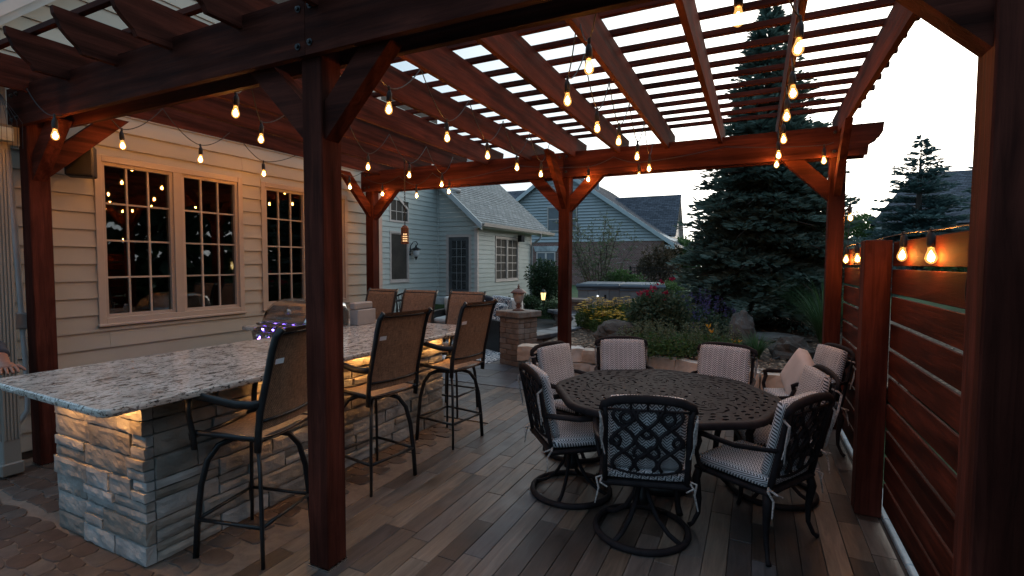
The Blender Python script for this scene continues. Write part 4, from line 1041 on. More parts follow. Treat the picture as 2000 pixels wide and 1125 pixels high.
# pendant lantern
pen = at(791, 461, z=2.1)
pen = at(791, 461, y=5.2)
pl = thing('pendant_lantern', 'pierced copper cylinder lantern hanging on a chain in front of the far wing', 'lantern', tuple(pen))
COPPER = simple('rusty_copper', (.10, .045, .03), .6, .4, .3, 30, bump=.1)
mb = MB(); n, hgt, r = 24, .20, .05
for j in range(14):
    for i in range(n):
        if 1 < j < 9 and i % 2 and j % 2 == 0: continue
        a0, a1 = 2*pi*i/n, 2*pi*(i+1)/n; z0, z1 = -.1+hgt*j/14, -.1+hgt*(j+1)/14
        mb.add([(r*cos(a0), r*sin(a0), z0), (r*cos(a1), r*sin(a1), z0), (r*cos(a1), r*sin(a1), z1), (r*cos(a0), r*sin(a0), z1)], [(0, 1, 2, 3)])
mb.lathe([(r, .1), (.03, .125), (.01, .14)], n=16); obj('shade', mb, COPPER, pl)
obj('lamp', MB().lathe([(.02, -.09), (.033, -.07), (.033, .0), (.01, .06)], n=12), emit('lantern_glow', (1, .6, .28), 2.2), pl)
mb = MB(); z = .14; k = 0
while pen.z+z < 3.0:
    mb.tube([(.009*cos(w*pi/4) if k % 2 else 0, 0 if k % 2 else .009*cos(w*pi/4), z+.02+.02*sin(w*pi/4)) for w in range(8)], .0028, 4, closed=True); z += .032; k += 1
obj('chain', mb, BLACK, pl)
# wall sconce on the far wing
sc = at(809, 495, x=XA+.14)
sn = thing('wall_sconce', 'dark scrolled lantern sconce on the far wing wall beside the tall window', 'lamp', tuple(sc))
obj('back_plate', MB().lathe([(.07, -.15), (.09, -.14), (.05, -.12)], (0, -.06, 0), 12, 'x'), BLACK, sn)
obj('scroll_arm', MB().tube([(-.12, -.06, .05), (-.1, -.05, .25), (-.02, -.02, .37), (.08, .0, .38), (.12, .03, .3), (.08, .03, .26), (.04, .03, .28)], .014, 6), BLACK, sn, smooth=True)
obj('cap', MB().lathe([(.02, .26), (.04, .2), (.16, .14), (.16, .12)], (.05, .03, 0), 12), BLACK, sn); obj('globe', MB().lathe([(.10, .12), (.11, .05), (.09, -.06), (.05, -.12)], (.05, .03, 0), 12), simple('frosted_glass', (.5, .52, .52), .4, bump=0), sn, smooth=True); obj('finial', MB().lathe([(.06, -.12), (.02, -.16), (.02, -.19), (.005, -.22)], (.05, .03, 0), 10), BLACK, sn)
# =================================================================== STONE PILLAR, SEAT WALL, BOULDER WALL
rw = random.Random(21)
pilr = thing('block_pillar', 'square pillar of tan tumbled blocks with a flat stone cap behind the bar', 'pillar', (-3.43, 7.32, 0), R(-20))
# near corner sits at the origin; the pillar extends to -x and +y
PWD = .45
rows = 9; hrow = .80/rows
def tblock(L, d, h): return MB().box(0, L, 0, d, .002, h-.002, .009)
for r in range(rows):
    splits = (.6, .32) if r % 2 else (.36, .7)
    for side in range(2):
        f = splits[0]+rw.uniform(-.06, .06)
        for a, b in ((0, f), (f, 1)):
            L = PWD*(b-a)-.004; off = rw.uniform(-.004, .004)
            if side == 0: p = (-PWD+PWD*a+.002, off-.0, hrow*r)
            else: p = (-.14+off, PWD*a+.002+.142*(1 if a == 0 else 0), hrow*r)
            if side == 0: obj('block', tblock(L, .14, hrow), BLOCK, pilr, p)
            else:
                LL = L-(.142 if a == 0 else 0)
                obj('block', MB().box(0, .14, 0, LL, .002, hrow-.002, .009), BLOCK, pilr, p)
    obj('block', MB().box(-PWD, -.145, .145, PWD, .002, hrow-.002, .008), BLOCK, pilr, (0, 0, hrow*r))
for i in range(2):
    for j in range(2): obj('cap_stone', MB().box(.002, .278, .002, .278, 0, .1, .012), BLOCK, pilr, (-PWD-.055+.28*i, -.055+.28*j, .802))
def rotp(x, y): a = R(-20); return (-3.43+x*cos(a)-y*sin(a), 7.32+x*sin(a)+y*cos(a))
lx, ly = rotp(-.22, .22)
pll = thing('pillar_lamp', 'unlit urn-shaped lamp with frosted globe standing on the block pillar', 'lamp', (lx, ly, .903))
CLAY = simple('copper_brown_paint', (.14, .075, .06), .5, .2, .2, 20, bump=.1)
obj('base', MB().lathe([(.10, 0), (.10, .015), (.05, .03), (.035, .05), (.055, .08), (.035, .11), (.05, .125)], n=18), CLAY, pll, smooth=True)
obj('globe', MB().lathe([(.05, .125), (.075, .17), (.095, .24), (.10, .29)], n=18), simple('frosted_globe', (.45, .43, .42), .35, bump=0), pll, smooth=True)
obj('cap', MB().lathe([(.135, .29), (.135, .30), (.08, .345), (.05, .365)], n=18), CLAY, pll, smooth=True); obj('finial', MB().lathe([(.03, .365), (.012, .385), (.022, .40), (.012, .415), (.004, .44)], n=10), CLAY, pll, smooth=True)
seatw = thing('seat_wall', 'low curved block seat wall with a wide smooth cap behind the block pillar', 'wall', (-3.6, 9.5, 0))
arc = [(-3.35, 7.75), (-3.12, 8.4), (-3.03, 9.1), (-3.05, 9.8), (-3.2, 10.5), (-3.5, 11.2), (-3.95, 11.85), (-4.5, 12.35)]
def along(pts, s):
    acc = 0
    for a, b in zip(pts, pts[1:]):
        a, b = V(a), V(b); L = (b-a).length
        if acc+L >= s: t = (s-acc)/L; return a.lerp(b, t), (b-a).normalized()
        acc += L
    return V(pts[-1]), (V(pts[-1])-V(pts[-2])).normalized()
tot = sum((V(b)-V(a)).length for a, b in zip(arc, arc[1:]))
for r in range(4):
    s = -.1*(r % 2)
    while s < tot-.05:
        L = rw.uniform(.22, .34); p, d = along(arc, max(0, s+L/2)); obj('block', MB().box(-L/2+.003, L/2-.003, -.02, .22, .002, .098, .01), BLOCK, seatw, V((p.x, p.y, .1*r))-root_of(seatw), (0, 0, math.atan2(d.y, d.x))); s += L
s = 0
while s < tot-.05:
    L = .36; p, d = along(arc, s+L/2); obj('cap_stone', MB().box(-L/2+.002-.02, L/2-.002+.02, -.07, .36, .401, .485, .012), SLATE, seatw, V((p.x, p.y, 0))-root_of(seatw), (0, 0, math.atan2(d.y, d.x))); s += L
pier = thing('block_pier', 'short block pier with a flat cap beside the hot tub', 'pillar', (-4.1, 12.2, 0))
for r in range(7): obj('block', MB().box(-.26, .26, -.2, .2, .102*r+.002, .102*(r+1)-.002, .01), BLOCK, pier)
obj('cap_stone', MB().box(-.32, .32, -.26, .26, .716, .80, .012), BLOCK, pier)
bw = thing('boulder_wall', 'low retaining wall of rough tan limestone boulders behind the dining chairs', 'wall', (-1.2, 7, 0))
WP = [(-3.12, 6.85), (-2.75, 6.92), (-2.36, 7.08), (-1.5, 7.08), (-.85, 6.85), (-.4, 6.60), (.16, 6.47), (.70, 6.30)]
tot = sum((V(b)-V(a)).length for a, b in zip(WP, WP[1:]))
for r in range(2):
    s = -.15*r
    while s < tot-.1:
        L = rw.uniform(.34, .62); p, d = along(WP, max(.0, s+L/2)); h = .215+rw.uniform(-.015, .02); dd = .34; m = MB(); sd = rw.random()*50
        # quarried block: subdivided box pushed about by noise
        nx, ny, nz = 6, 4, 3; idx = {}
        for i in range(nx+1):
            for j in range(ny+1):
                for k in range(nz+1):
                    if i in (0, nx) or j in (0, ny) or k in (0, nz):
                        q = V((i/nx-.5, j/ny-.5, k/nz-.5)); sh = V((q.x*L*.99, q.y*dd, q.z*h)); e = sum(1 for a in (abs(q.x), abs(q.y), abs(q.z)) if a > .49)
                        n_ = V((noise.noise(sh*7+V((sd, 0, 0))), noise.noise(sh*7+V((0, sd, 0))), noise.noise(sh*7+V((0, 0, sd))))); amp = .03 if q.z < .4 else .012
                        idx[i, j, k] = len(m.v); m.v.append(sh*(1-.035*(e-1))+n_*amp)
        def quad(a, b, c, d_): m.f.append((idx[a], idx[b], idx[c], idx[d_]))
        for i in range(nx):
            for j in range(ny): quad((i, j, nz), (i+1, j, nz), (i+1, j+1, nz), (i, j+1, nz)); quad((i, j, 0), (i, j+1, 0), (i+1, j+1, 0), (i+1, j, 0))
            for k in range(nz): quad((i, 0, k), (i+1, 0, k), (i+1, 0, k+1), (i, 0, k+1)); quad((i, ny, k), (i, ny, k+1), (i+1, ny, k+1), (i+1, ny, k))
        for j in range(ny):
            for k in range(nz): quad((0, j, k), (0, j, k+1), (0, j+1, k+1), (0, j+1, k)); quad((nx, j, k), (nx, j+1, k), (nx, j+1, k+1), (nx, j, k+1))
        obj('stone', m, LIME, bw, V((p.x, p.y+.12+.05*r, .105+.215*r+rw.uniform(-.01, .01)))-root_of(bw), (rw.uniform(-.03, .03), rw.uniform(-.03, .03), math.atan2(d.y, d.x)+rw.uniform(-.08, .08)), smooth=False); s += L
def rock(name, label, c, r, mat, seed, amp=.22):
    o = obj(name, MB().blob((0, 0, 0), r, 22, 14, amp, 1.3, seed, flat=-r[2]*.5), mat, None, c); tag(o, label, 'boulder'); return o
p = at(1192, 672, z=.45); rock('boulder', 'dark weathered boulder in the bed behind the back dining chair', (p.x+.02, p.y+.4, .54), (.38, .32, .25), BOULDER, 3, .16)
p = at(1443, 672, z=.47); rock('standing_stone', 'upright grey standing stone in front of the big spruce', (p.x+.02, p.y+.15, .64), (.19, .16, .31), GREYROCK, 8, .14)
p = at(1508, 662, z=.47); rock('flat_stone', 'flat grey slab lying in the mulch beside the standing stone', (p.x, p.y, .50), (.55, .35, .07), GREYROCK, 5, .1)
p = at(1545, 700, z=.43); rock('boulder', 'small dark boulder behind the chair with the pillow', (p.x, p.y, .5), (.26, .2, .2), BOULDER, 12, .2)
# =================================================================== HOT TUB
tub = thing('hot_tub', 'grey hot tub with a folded blue-grey vinyl cover behind the flowers', 'hot tub', (-3.55, 14.9, .12), R(9))
TG = simple('grey_tub_cladding', (.19, .195, .20), .6, 0, .12, 3, (1, 1, 10), .2); TC = simple('vinyl_tub_cover', (.11, .14, .17), .65, 0, .15, 3, bump=.25, bd=.01, bsc=6)
for i in range(8): obj('side_panel', MB().box(-1.16+.29*i+.004, -1.16+.29*(i+1)-.004, -1.13, -1.10, 0, .86, .005), TG, tub)
for i in range(8): obj('side_panel', MB().box(1.13, 1.16, -1.10+.275*i+.004, -1.10+.275*(i+1)-.004, 0, .86, .005), TG, tub)
obj('shell', MB().box(-1.15, 1.12, -1.10, 1.12, 0, .88, .02), TG, tub)
for a, b in ((-1.22, -.004), (.004, 1.22)):
    m = MB(); nx = 10
    obj('cover', MB().box(a, b, -1.2, 1.2, .885, .985, .03), TC, tub)
for i in range(4): obj('cover_skirt', MB().box(-1.2+.6*i+.01, -1.2+.6*(i+1)-.01, -1.215, -1.20, .74+.03*(i % 2), .92, .004), TC, tub, rot=(R(-4), 0, 0))
obj('lock', MB().box(-.42, -.36, -1.15, -1.13, .60, .70, .004), RUBBER, tub); obj('panel_light', MB().lathe([(.02, -1.145), (.02, -1.152), (.01, -1.155)], (-.6, 0, .66), 10, 'y'), emit('tub_led', (.9, .95, 1), 3), tub)
# =================================================================== LOUNGE SET AND RUG
def soft(name, label, cat, c, s, mat, rot, group=None):
    o = obj(name, cushion(*s, rw.random()*9), mat, None, c, rot, smooth=True); tag(o, label, cat, group); return o
sx, sy = -5.55, 9.75
sofa = thing('garden_sofa', 'black framed outdoor sofa with white seat cushions beyond the bar', 'sofa', (sx, sy, 0), R(8))
obj('frame', MB().box(-1.0, 1.0, -.38, .42, .24, .34, .01), BLACK, sofa)
for s in (-1, 1): obj('arm', MB().box(s*1.0-.05, s*1.0+.05, -.4, .42, 0, .62, .012), BLACK, sofa)
obj('back_frame', MB().box(-.95, .95, .36, .42, .34, .78, .01), BLACK, sofa)
for i in range(3): obj('seat_cushion', cushion(.63, .72, .14, i), WHITEF, sofa, (-.63+.63*i, -.02, .41), smooth=True)
for i in range(3): obj('back_cushion', cushion(.63, .46, .16, i+3), WHITEF, sofa, (-.63+.63*i, .27, .68), (pi/2+.2, 0, 0), smooth=True)
soft('throw_pillow', 'black throw pillow standing on the outdoor sofa', 'pillow', (sx+.05, sy+.08, .76), (.46, .46, .15), NAVY, (pi/2+.25, .25, R(15)))
soft('throw_pillow', 'blue and white patterned pillow leaning at the front of the sofa', 'pillow', (sx+.08, sy-.16, .66), (.42, .42, .14), PATF, (pi/2+.4, -.3, R(25)))
soft('throw_pillow', 'large cream pillow at the left end of the sofa', 'pillow', (sx-.42, sy-.14, .68), (.5, .46, .2), CREAM, (pi/2+.35, .2, R(-5)))
soft('throw_pillow', 'blue and white patterned pillow at the back of the sofa', 'pillow', (sx+.5, sy+.14, .74), (.44, .44, .14), PATF, (pi/2+.2, .1, R(10)))
p = at(957, 588, y=9.7)
ch2 = thing('garden_armchair', 'black framed garden armchair partly hidden behind the block pillar', 'chair', (-4.42, 8.9, 0), R(60))
obj('frame', MB().box(-.36, .36, -.36, .36, .1, .34, .01), BLACK, ch2); obj('back_frame', MB().box(-.36, .36, .3, .37, .34, .76, .01), BLACK, ch2)
for s in (-1, 1): obj('arm', MB().box(s*.38-.04, s*.38+.04, -.37, .37, 0, .60, .01), BLACK, ch2)
obj('seat_cushion', cushion(.66, .64, .14, 2), WHITEF, ch2, (0, -.02, .41), smooth=True)
soft('throw_pillow', 'white and blue pillow propped up on the garden armchair', 'pillow', (-4.62, 8.9, .70), (.36, .38, .14), PATF, (pi/2+.2, .1, R(60)))
rug = obj('outdoor_rug', MB().box(-1.1, .9, -.8, .9, .003, .012, .003), RUGM, None, (-4.9, 8.15, 0)); tag(rug, 'blue and white patterned outdoor rug on the slate paving', 'rug')
G3 = 'black metal chairs by the far wing'
def iron_chair(lab, x, y, rz):
    t = thing('iron_chair', lab, 'chair', (x, y, 0), rz, G3)
    obj('seat', MB().box(-.24, .24, -.24, .24, .42, .47, .01), CREAM, t)
    for sx_ in (-1, 1):
        obj('leg', MB().tube([(sx_*.23, -.22, 0), (sx_*.23, -.22, .42)], .015, 6), BLACK, t)
        obj('back_stile', MB().tube([(sx_*.23, .22, 0), (sx_*.23, .23, .45), (sx_*.24, .3, 1.0), (sx_*.24, .32, 1.05)], .018, 6), BLACK, t)
        obj('arm', MB().tube([(sx_*.25, .24, .66), (sx_*.27, 0, .68), (sx_*.27, -.2, .66), (sx_*.24, -.22, .44)], .016, 6), BLACK, t)
    obj('top_rail', MB().tube([(-.24, .3, .97), (-.1, .3, 1.03), (.1, .3, 1.03), (.24, .3, .97)], .02, 6), BLACK, t)
    for i in range(6): obj('spindle', MB().tube([(-.18+.072*i, .24, .5), (-.18+.072*i, .3, 1.0)], .007, 5), BLACK, t)
p = at(806, 572, z=1.03); iron_chair('black metal spindle-back chair in front of the sconce wall', p.x, p.y, R(190))
p = at(768, 590, z=.98); iron_chair('black metal armchair seen between the two far bar stools by the house', p.x, p.y, R(250))
# =================================================================== PATH LIGHT
p = at(1061, 602, z=.45)
pt = thing('path_light', 'small lit black path lantern in the bed beside the far wing', 'lamp', (p.x, p.y, .35))
s_ = .9
obj('stake', MB().tube([(0, 0, 0), (0, 0, .32)], .012, 6), BLACK, pt)
obj('lamp', MB().lathe([(.045, .33), (.075, .52), (.075, .53)], n=8), emit('path_lamp', (1, .66, .25), 2.4), pt)
mb = MB().lathe([(.10, .53), (.05, .60), (.015, .62), (.01, .66)], n=8).lathe([(.05, .31), (.05, .33)], n=8)
for k in range(4): a = k*pi/2+.4; mb.tube([(.05*cos(a), .05*sin(a), .32), (.085*cos(a), .085*sin(a), .53)], .007, 4)
o = obj('housing', mb, BLACK, pt); o['kind'] = 'stuff'
# =================================================================== HAND AT THE EDGE OF THE FRAME
def hand_at(c, rz):
    mb = MB()
    t = thing('person', 'fingertips and hand of a person resting on the far left end of the granite top', 'person', c, rz)
    sk = simple('skin', (.30, .13, .085), .5, 0, .12, 30, bump=.1)
    # forearm, wrist and palm as one tapering body along +x, fingers rooted in the palm
    body = [(-.46, 0, .075), (-.30, 0, .062), (-.16, 0, .05), (-.09, 0, .042), (-.05, 0, .04), (0, 0, .03), (.03, 0, .024)]
    mb.tube(body, [.048, .044, .034, .031, .038, .044, .040], 12, ry=.026, ref=(0, 0, 1))
    for i, (y, L) in enumerate(((-.033, .068), (-.011, .082), (.011, .078), (.032, .060))):
        mb.tube([(-.0, y*.9, .026), (.035, y, .030), (.035+L*.45, y*1.1, .027), (.035+L*.8, y*1.15, .014), (.035+L, y*1.15, .008)], [.011, .010, .0088, .008, .0055], 8)
    mb.tube([(-.05, .03, .03), (-.02, .055, .026), (.015, .07, .017), (.045, .074, .010)], [.014, .012, .010, .007], 8)
    obj('hand', mb, sk, t, smooth=True)
    obj('sleeve', MB().tube([(-.62, 0, .095), (-.40, 0, .072), (-.33, 0, .066)], [.075, .062, .058], 12, ry=.05, ref=(0, 0, 1)), NAVY, t, smooth=True)
    return t
p = at(27, 737, z=1.0); hand_at((p.x-.215, p.y+.045, 1.0), R(-12))
# =================================================================== NEIGHBOUR'S HOUSE
Y2 = 31.0
nb = thing('neighbour_house', 'blue-grey sided gable house with a red brick lower storey behind the garden', 'house', (-9, Y2, 0))
def np_(name, mb, mat, **k): return obj(name, mb, mat, nb, world=True, **k)
AX, AZ, EX, EZ = -11.67, 7.75, -4.6, 2.85; sl2 = (AZ-EZ)/(EX-AX); EL = 2*AX-EX
o = np_('siding', sawy(Y2, EL, EX, 3.1, AZ, .19, [(-12.45, -10.35, 3.75, 5.35)], lambda z: (AX-(AZ-z)/sl2, AX+(AZ-z)/sl2), .09), VINYL); o['kind'] = 'stuff'
np_('wall', MB().prism([(EL, 3.1), (EX+.0, 3.1), (AX, AZ)], Y2+.01, Y2+12, 'y'), VINYL)
def uvbox(name, x0, x1, y, z0, z1, mat, holes_=()):
    me = bpy.data.meshes.new(name); me.from_pydata([(x0, y, z0), (x1, y, z0), (x1, y, z1), (x0, y, z1), (x0, y+11, z0), (x1, y+11, z0), (x1, y+11, z1), (x0, y+11, z1)], [], [(0, 1, 2, 3), (1, 5, 6, 2), (4, 0, 3, 7)])
    l = me.uv_layers.new(name='UVMap')
    for i, c in enumerate([(x0, z0), (x1, z0), (x1, z1), (x0, z1), (0, z0), (11, z0), (11, z1), (0, z1)]+[(0, z0), (11, z0), (11, z1), (0, z1)]): l.data[i].uv = c
    return obj(name, me, mat, nb, world=True)
uvbox('brick_wall', EL+.2, EX-.35, Y2-.06, -.1, 3.08, BRICK)
np_('band_board', MB().box(EL, EX, Y2-.1, Y2, 3.06, 3.14), VINYL)
DG = simple('far_glass', (.05, .065, .075), .06, 0, .3, 2, bump=0, spec=.8)
for (a, b, c, d, nsh) in ((-12.35, -10.45, 3.82, 5.28, 2), (-13.1, -11.9, 1.0, 2.35, 2)):
    m = MB().box(a-.07, a, Y2-.12, Y2-.02, c-.07, d+.07).box(b, b+.07, Y2-.12, Y2-.02, c-.07, d+.07).box(a, b, Y2-.12, Y2-.02, d, d+.07).box(a, b, Y2-.12, Y2-.02, c-.07, c)
    w = np_('window', m, WHITE); mid = (a+b)/2
    obj('mullion', MB().box(mid-.06, mid+.06, Y2-.115, Y2-.03, c, d), WHITE, w)
    for u, v_ in ((a, mid-.06), (mid+.06, b)):
        obj('pane', MB().box(u, v_, Y2-.08, Y2-.07, c, d), DG, w); obj('muntin', MB().box(u, v_, Y2-.095, Y2-.082, (c+d)/2-.025, (c+d)/2+.025), WHITE, w)
np_('lintel', MB().add([(-13.25, Y2-.14, 2.45), (-11.75, Y2-.14, 2.45), (-11.6, Y2-.14, 2.8), (-13.4, Y2-.14, 2.8), (-13.25, Y2, 2.45), (-11.75, Y2, 2.45), (-11.6, Y2, 2.8), (-13.4, Y2, 2.8)], [(0, 1, 2, 3), (1, 5, 6, 2), (4, 0, 3, 7), (3, 2, 6, 7)]), CONC)
q2 = 1/sqrt(1+sl2*sl2)
ov = .35
roof('roof', (EX+ov, Y2-.35, EZ-ov*sl2+.22), (-q2, 0, q2*sl2), (0, 13, 0), 53, .17, SHING2, nb)
roof('roof', (EL-ov, Y2-.35, EZ-ov*sl2+.22), (q2, 0, q2*sl2), (0, 13, 0), 53, .17, SHING2, nb)
for s in (1, -1):
    xe = AX+s*(EX+ov-AX); pl_ = [(xe, EZ-ov*sl2-.02), (xe, EZ-ov*sl2+.24), (AX, AZ+.24), (AX, AZ-.06)]
    np_('rake_board', MB().prism(pl_ if s < 0 else pl_[::-1], Y2-.42, Y2-.36, 'y'), VINYL)
np_('gutter', MB().box(EX+ov, EX+ov+.12, Y2-.4, Y2+12, EZ-ov*sl2+.05, EZ-ov*sl2+.19), WHITE)
np_('eave_return', MB().box(EX-.3, EX+ov, Y2-.36, Y2, EZ-.3, EZ-.06), VINYL)
# cross wing with its own shingled slope and gable facing right
XG, YG = at(1322, 383, y=36.9).x+.3, Y2+6.0
roof('roof', (-9.5, YG-2.4, 3.58), (0, .62, .78), (XG+9.5, 0, 0), 22, .17, SHING2, nb)
np_('siding', sawx(XG-.35, YG-2.1, YG+2.1, 2.0, 3.7, .19), WHITE)
np_('gable', MB().add([(XG-.3, YG-2.3, 3.5), (XG-.3, YG+2.3, 3.5), (XG-.3, YG, 6.35)], [(0, 1, 2)]).prism([(YG-2.4, 3.45), (YG-2.15, 3.45), (YG, 6.2), (YG+2.15, 3.45), (YG+2.4, 3.45), (YG, 6.53)], XG-.3, XG-.05, 'x'), WHITE)
np_('wall', MB().box(-9.5, XG-.4, YG-2.0, YG+2.0, -.1, 3.55), VINYL)
np_('vent_pipe', MB().tube([at(1168, 372, y=Y2+3), at(1168, 358, y=Y2+3)], .09, 8), GREY)
lr = thing('neighbour_roof', 'dark shingled roof of a house far behind on the left of the gable', 'house', (-17, 44, 0))
p0, p1 = at(975, 400, y=44), at(1040, 379, y=44)
roof('roof', (p0.x-3, 42, p0.z-.5), (0, .7, .7), (9, 0, 0), 12, .2, SHING2, lr); obj('wall', MB().box(p0.x-2.5, p0.x+5.5, 42.6, 46, 0, p0.z-.5), VINYL, lr, world=True)
hr = thing('neighbour_roof', 'dark hipped roof of a house beyond the blue spruce at the right', 'house', (12, 34, 0))
a = at(1725, 425, y=34); b = at(1985, 330, y=38)
pA, pB, pC = at(1700, 432, y=33), at(1925, 352, y=40), at(2080, 440, y=33)
me = MB().add([pA, pC, pB, (pB.x+6, 44, pB.z)], [(0, 1, 2), (1, 3, 2)])
roof('roof', (pA.x, 33, pA.z-.2), (.35, .55, .42), (14, 0, 0), 30, .2, SHING2, hr)
obj('wall', MB().box(pA.x+.6, pA.x+14, 33.5, 40, 0, pA.z-.2), VINYL, hr, world=True)
# =================================================================== IRON FENCE AT THE BACK
irf = thing('iron_fence', 'black iron picket fence in front of the brick wall at the back', 'fence', (-1, 20, 0))
ya = 20.5; xa = at(1231, 530, y=ya).x; xb = at(1360, 530, y=ya).x
zt = at(1231, 522, y=ya).z; zm = at(1231, 530, y=ya).z
obj('rail', MB().box(xa, xb, ya-.015, ya+.015, zt-.03, zt), BLACK, irf, world=True); obj('rail', MB().box(xa, xb, ya-.015, ya+.015, zm-.03, zm), BLACK, irf, world=True); obj('rail', MB().box(xa, xb, ya-.015, ya+.015, .3, .33), BLACK, irf, world=True)
pm = MB().box(-.01, .01, -.01, .01, .2, zt-.001).mesh('picket'); x = xa+.06
while x < xb: obj('picket', pm, BLACK, irf, V((x, ya, 0))-root_of(irf)); x += .115
obj('fence_post', MB().box(xa-.03, xa+.03, ya-.03, ya+.03, .1, zt+.06), BLACK, irf, world=True)
# =================================================================== PLANTS
rp2 = random.Random(77)
def U(a, b): return rp2.uniform(a, b)
def rdir(zmin=-.4): 
    a = U(0, 6.283); z = U(zmin, 1); r = sqrt(max(0, 1-z*z)); return V((r*cos(a), r*sin(a), z))
def bush(name, label, cat, c, r, n, ls, mat, group=None, clumps=14, stems=True, shell=.55, lw=.55, trunkh=0):
    t = thing(name, label, cat, c, 0, group); mb = MB(); C = []
    for k in range(clumps):
        d = rdir(-.5); C.append((V((d.x*r[0], d.y*r[1], d.z*r[2]))*U(.45, .85), U(.28, .5)))
    for i in range(n):
        cc, cr = C[rp2.randrange(clumps)] if rp2.random() < .8 else (V((0, 0, 0)), .9)
        d = rdir(-1); q = cc+V((d.x*r[0], d.y*r[1], d.z*r[2]))*cr*(shell+(1-shell)*rp2.random())
        if q.z+r[2] < 0: q.z = -r[2]+U(0, .1)
        mb.leaf(q+V((0, 0, r[2]+trunkh)), (d+rdir(-1)*.8), ls*U(.6, 1.4), ls*lw*U(.7, 1.2), rdir(-.2))
    obj('foliage', mb, mat, t)
    if stems:
        sm = MB()
        for k in range(7):
            d = rdir(.4); sm.tube([(d.x*.05, d.y*.05, 0), (d.x*r[0]*.4, d.y*r[1]*.4, r[2]*.8+trunkh), (d.x*r[0]*.8, d.y*r[1]*.8, r[2]*1.5+trunkh)], [.02, .013, .005], 5)
        obj('stem', sm, BARK, t)
    return t
def spruce(name, label, base, h, r, n_lv, mat, seed, group=None, per=13, spr=.20, z0=.35, droop=.25):
    rs_ = random.Random(seed); t = thing(name, label, 'spruce tree', base, 0, group); mb = MB(); tw = MB()
    obj('trunk', MB().tube([(0, 0, 0), (0, 0, h*.5), (0, 0, h*.98)], [r*.085, r*.055, .012], 8), BARK, t)
    for lv in range(n_lv):
        f = lv/(n_lv-1); z = z0+(h-z0)*(f**.92); zs = (h-z0)/n_lv*.75; R_ = r*((1-f)**.82)*(1+.10*sin(lv*2.1))+.06
        nb_ = max(4, int(per*(1-.6*f)))
        for b_ in range(nb_):
            a = rs_.random()*6.283; L = R_*rs_.uniform(.68, 1.12); dirh = V((cos(a), sin(a), 0)); side = V((-sin(a), cos(a), 0))
            rise = .32*f-.05+rs_.uniform(-.08, .08); zb = z+rs_.uniform(-zs, zs); N = max(4, int(L/(spr*.42)))
            if lv < n_lv*.9 and b_ % 2 == 0: tw.tube([V((0, 0, z)), dirh*L*.5+V((0, 0, z+L*(rise*.5-droop*.25*.5))), dirh*L+V((0, 0, z+L*(rise-droop*.55)))], [.018, .012, .004], 4)
            for i in range(1, N+1):
                u = i/N; p = dirh*L*u+V((0, 0, zb+L*(rise*u-droop*.55*u*u)+.05*L*u**3))
                wid = .42*L*(1-u)**.6*u**.4+.05
                for s in (-1, 1):
                    m = max(1, int(wid/(spr*.5)))
                    for j in range(m):
                        q = p+side*(s*wid*(j+.4)/m)+V((0, 0, rs_.uniform(-.03, .05)-.10*wid*(j+1)/m)); d = dirh*.75+side*s*.7+V((0, 0, rs_.uniform(-.15, .35)))
                        l = spr*rs_.uniform(.7, 1.25)
                        for w in range(2): mb.leaf(q, d+V((rs_.uniform(-.25, .25), rs_.uniform(-.25, .25), rs_.uniform(-.2, .25))), l, l*.34, V((rs_.uniform(-1, 1), rs_.uniform(-1, 1), .6)))
                if i == N: mb.leaf(p, dirh+V((0, 0, .2)), spr*1.2, spr*.3, V((0, 0, 1)))
    for k in range(10):
        a = k*.7; mb.leaf(V((0, 0, h-.25-.02*k)), V((cos(a)*.6, sin(a)*.6, 1)), .30, .03, V((1, 0, 0)))
    mb.leaf(V((0, 0, h-.3)), V((0, 0, 1)), .45, .035, V((1, 0, 0)))
    obj('crown', mb, mat, t); obj('branch', tw, BARK, t)
    return t
b1 = at(1487, 630, z=.55)
SPX, SPY = b1.x, b1.y
ht = at(1482, 35, d=(b1-EYE).dot(fw)).z-.5
spruce('spruce_tree', 'large dark green spruce standing in the bed behind the dining table', (SPX, SPY, .5), ht, 1.62, 40, SPRUCE, 4, per=30, spr=.165, z0=.4, droop=.35)
d2 = 24; t2 = at(1800, 276, d=d2); g2 = at(1800, 276, d=d2)
spruce('spruce_tree', 'blue-green spruce rising behind the board fence against the sky', (t2.x, t2.y, 0), t2.z, 2.9, 26, BLUESP, 9, per=15, spr=.27, z0=.9, droop=.15)
t3 = at(1985, 190, d=17); spruce('spruce_tree', 'blue-green spruce at the right edge, mostly hidden by the near post', (t3.x, t3.y, 0), t3.z, 1.9, 20, BLUESP, 15, per=11, spr=.26, z0=.7, droop=.15)
# smaller trees and shrubs behind the fence
def pb(name, label, px, py, d, r, n, ls, mat, cat='shrub', z=None, **k):
    p = at(px, py, d=d); return bush(name, label, cat, (p.x, p.y, max(0, p.z-r[2]) if z is None else z), r, n, ls, mat, **k)
pb('shrub', 'bright green leafy shrub above the fence near the right post', 1900, 445, 15, (1.0, .8, .8), 3500, .13, GREENL, z=.9)
pb('low_conifer', 'low blue conifer peeping over the rear end of the fence', 1700, 470, 17, (1.5, 1.0, 1.1), 5000, .13, BLUESP, z=.3)
pb('broadleaf_tree', 'backlit yellow-green tree beyond the fence by the rear post', 1672, 452, 30, (1.8, 1.4, 1.3), 2600, .2, GREENL, 'tree', z=2.0, trunkh=.2)
pb('broadleaf_tree', 'yellow-green tree beside the right gable of the neighbour house', 1340, 470, 33, (.9, 1.2, 1.7), 4000, .24, GREENL, 'tree', z=.2)
pb('broadleaf_tree', 'green tree far behind the rear post, right of the big spruce', 1640, 430, 36, (2.6, 2, 2.2), 4000, .26, DARKL, 'tree', z=1.0)
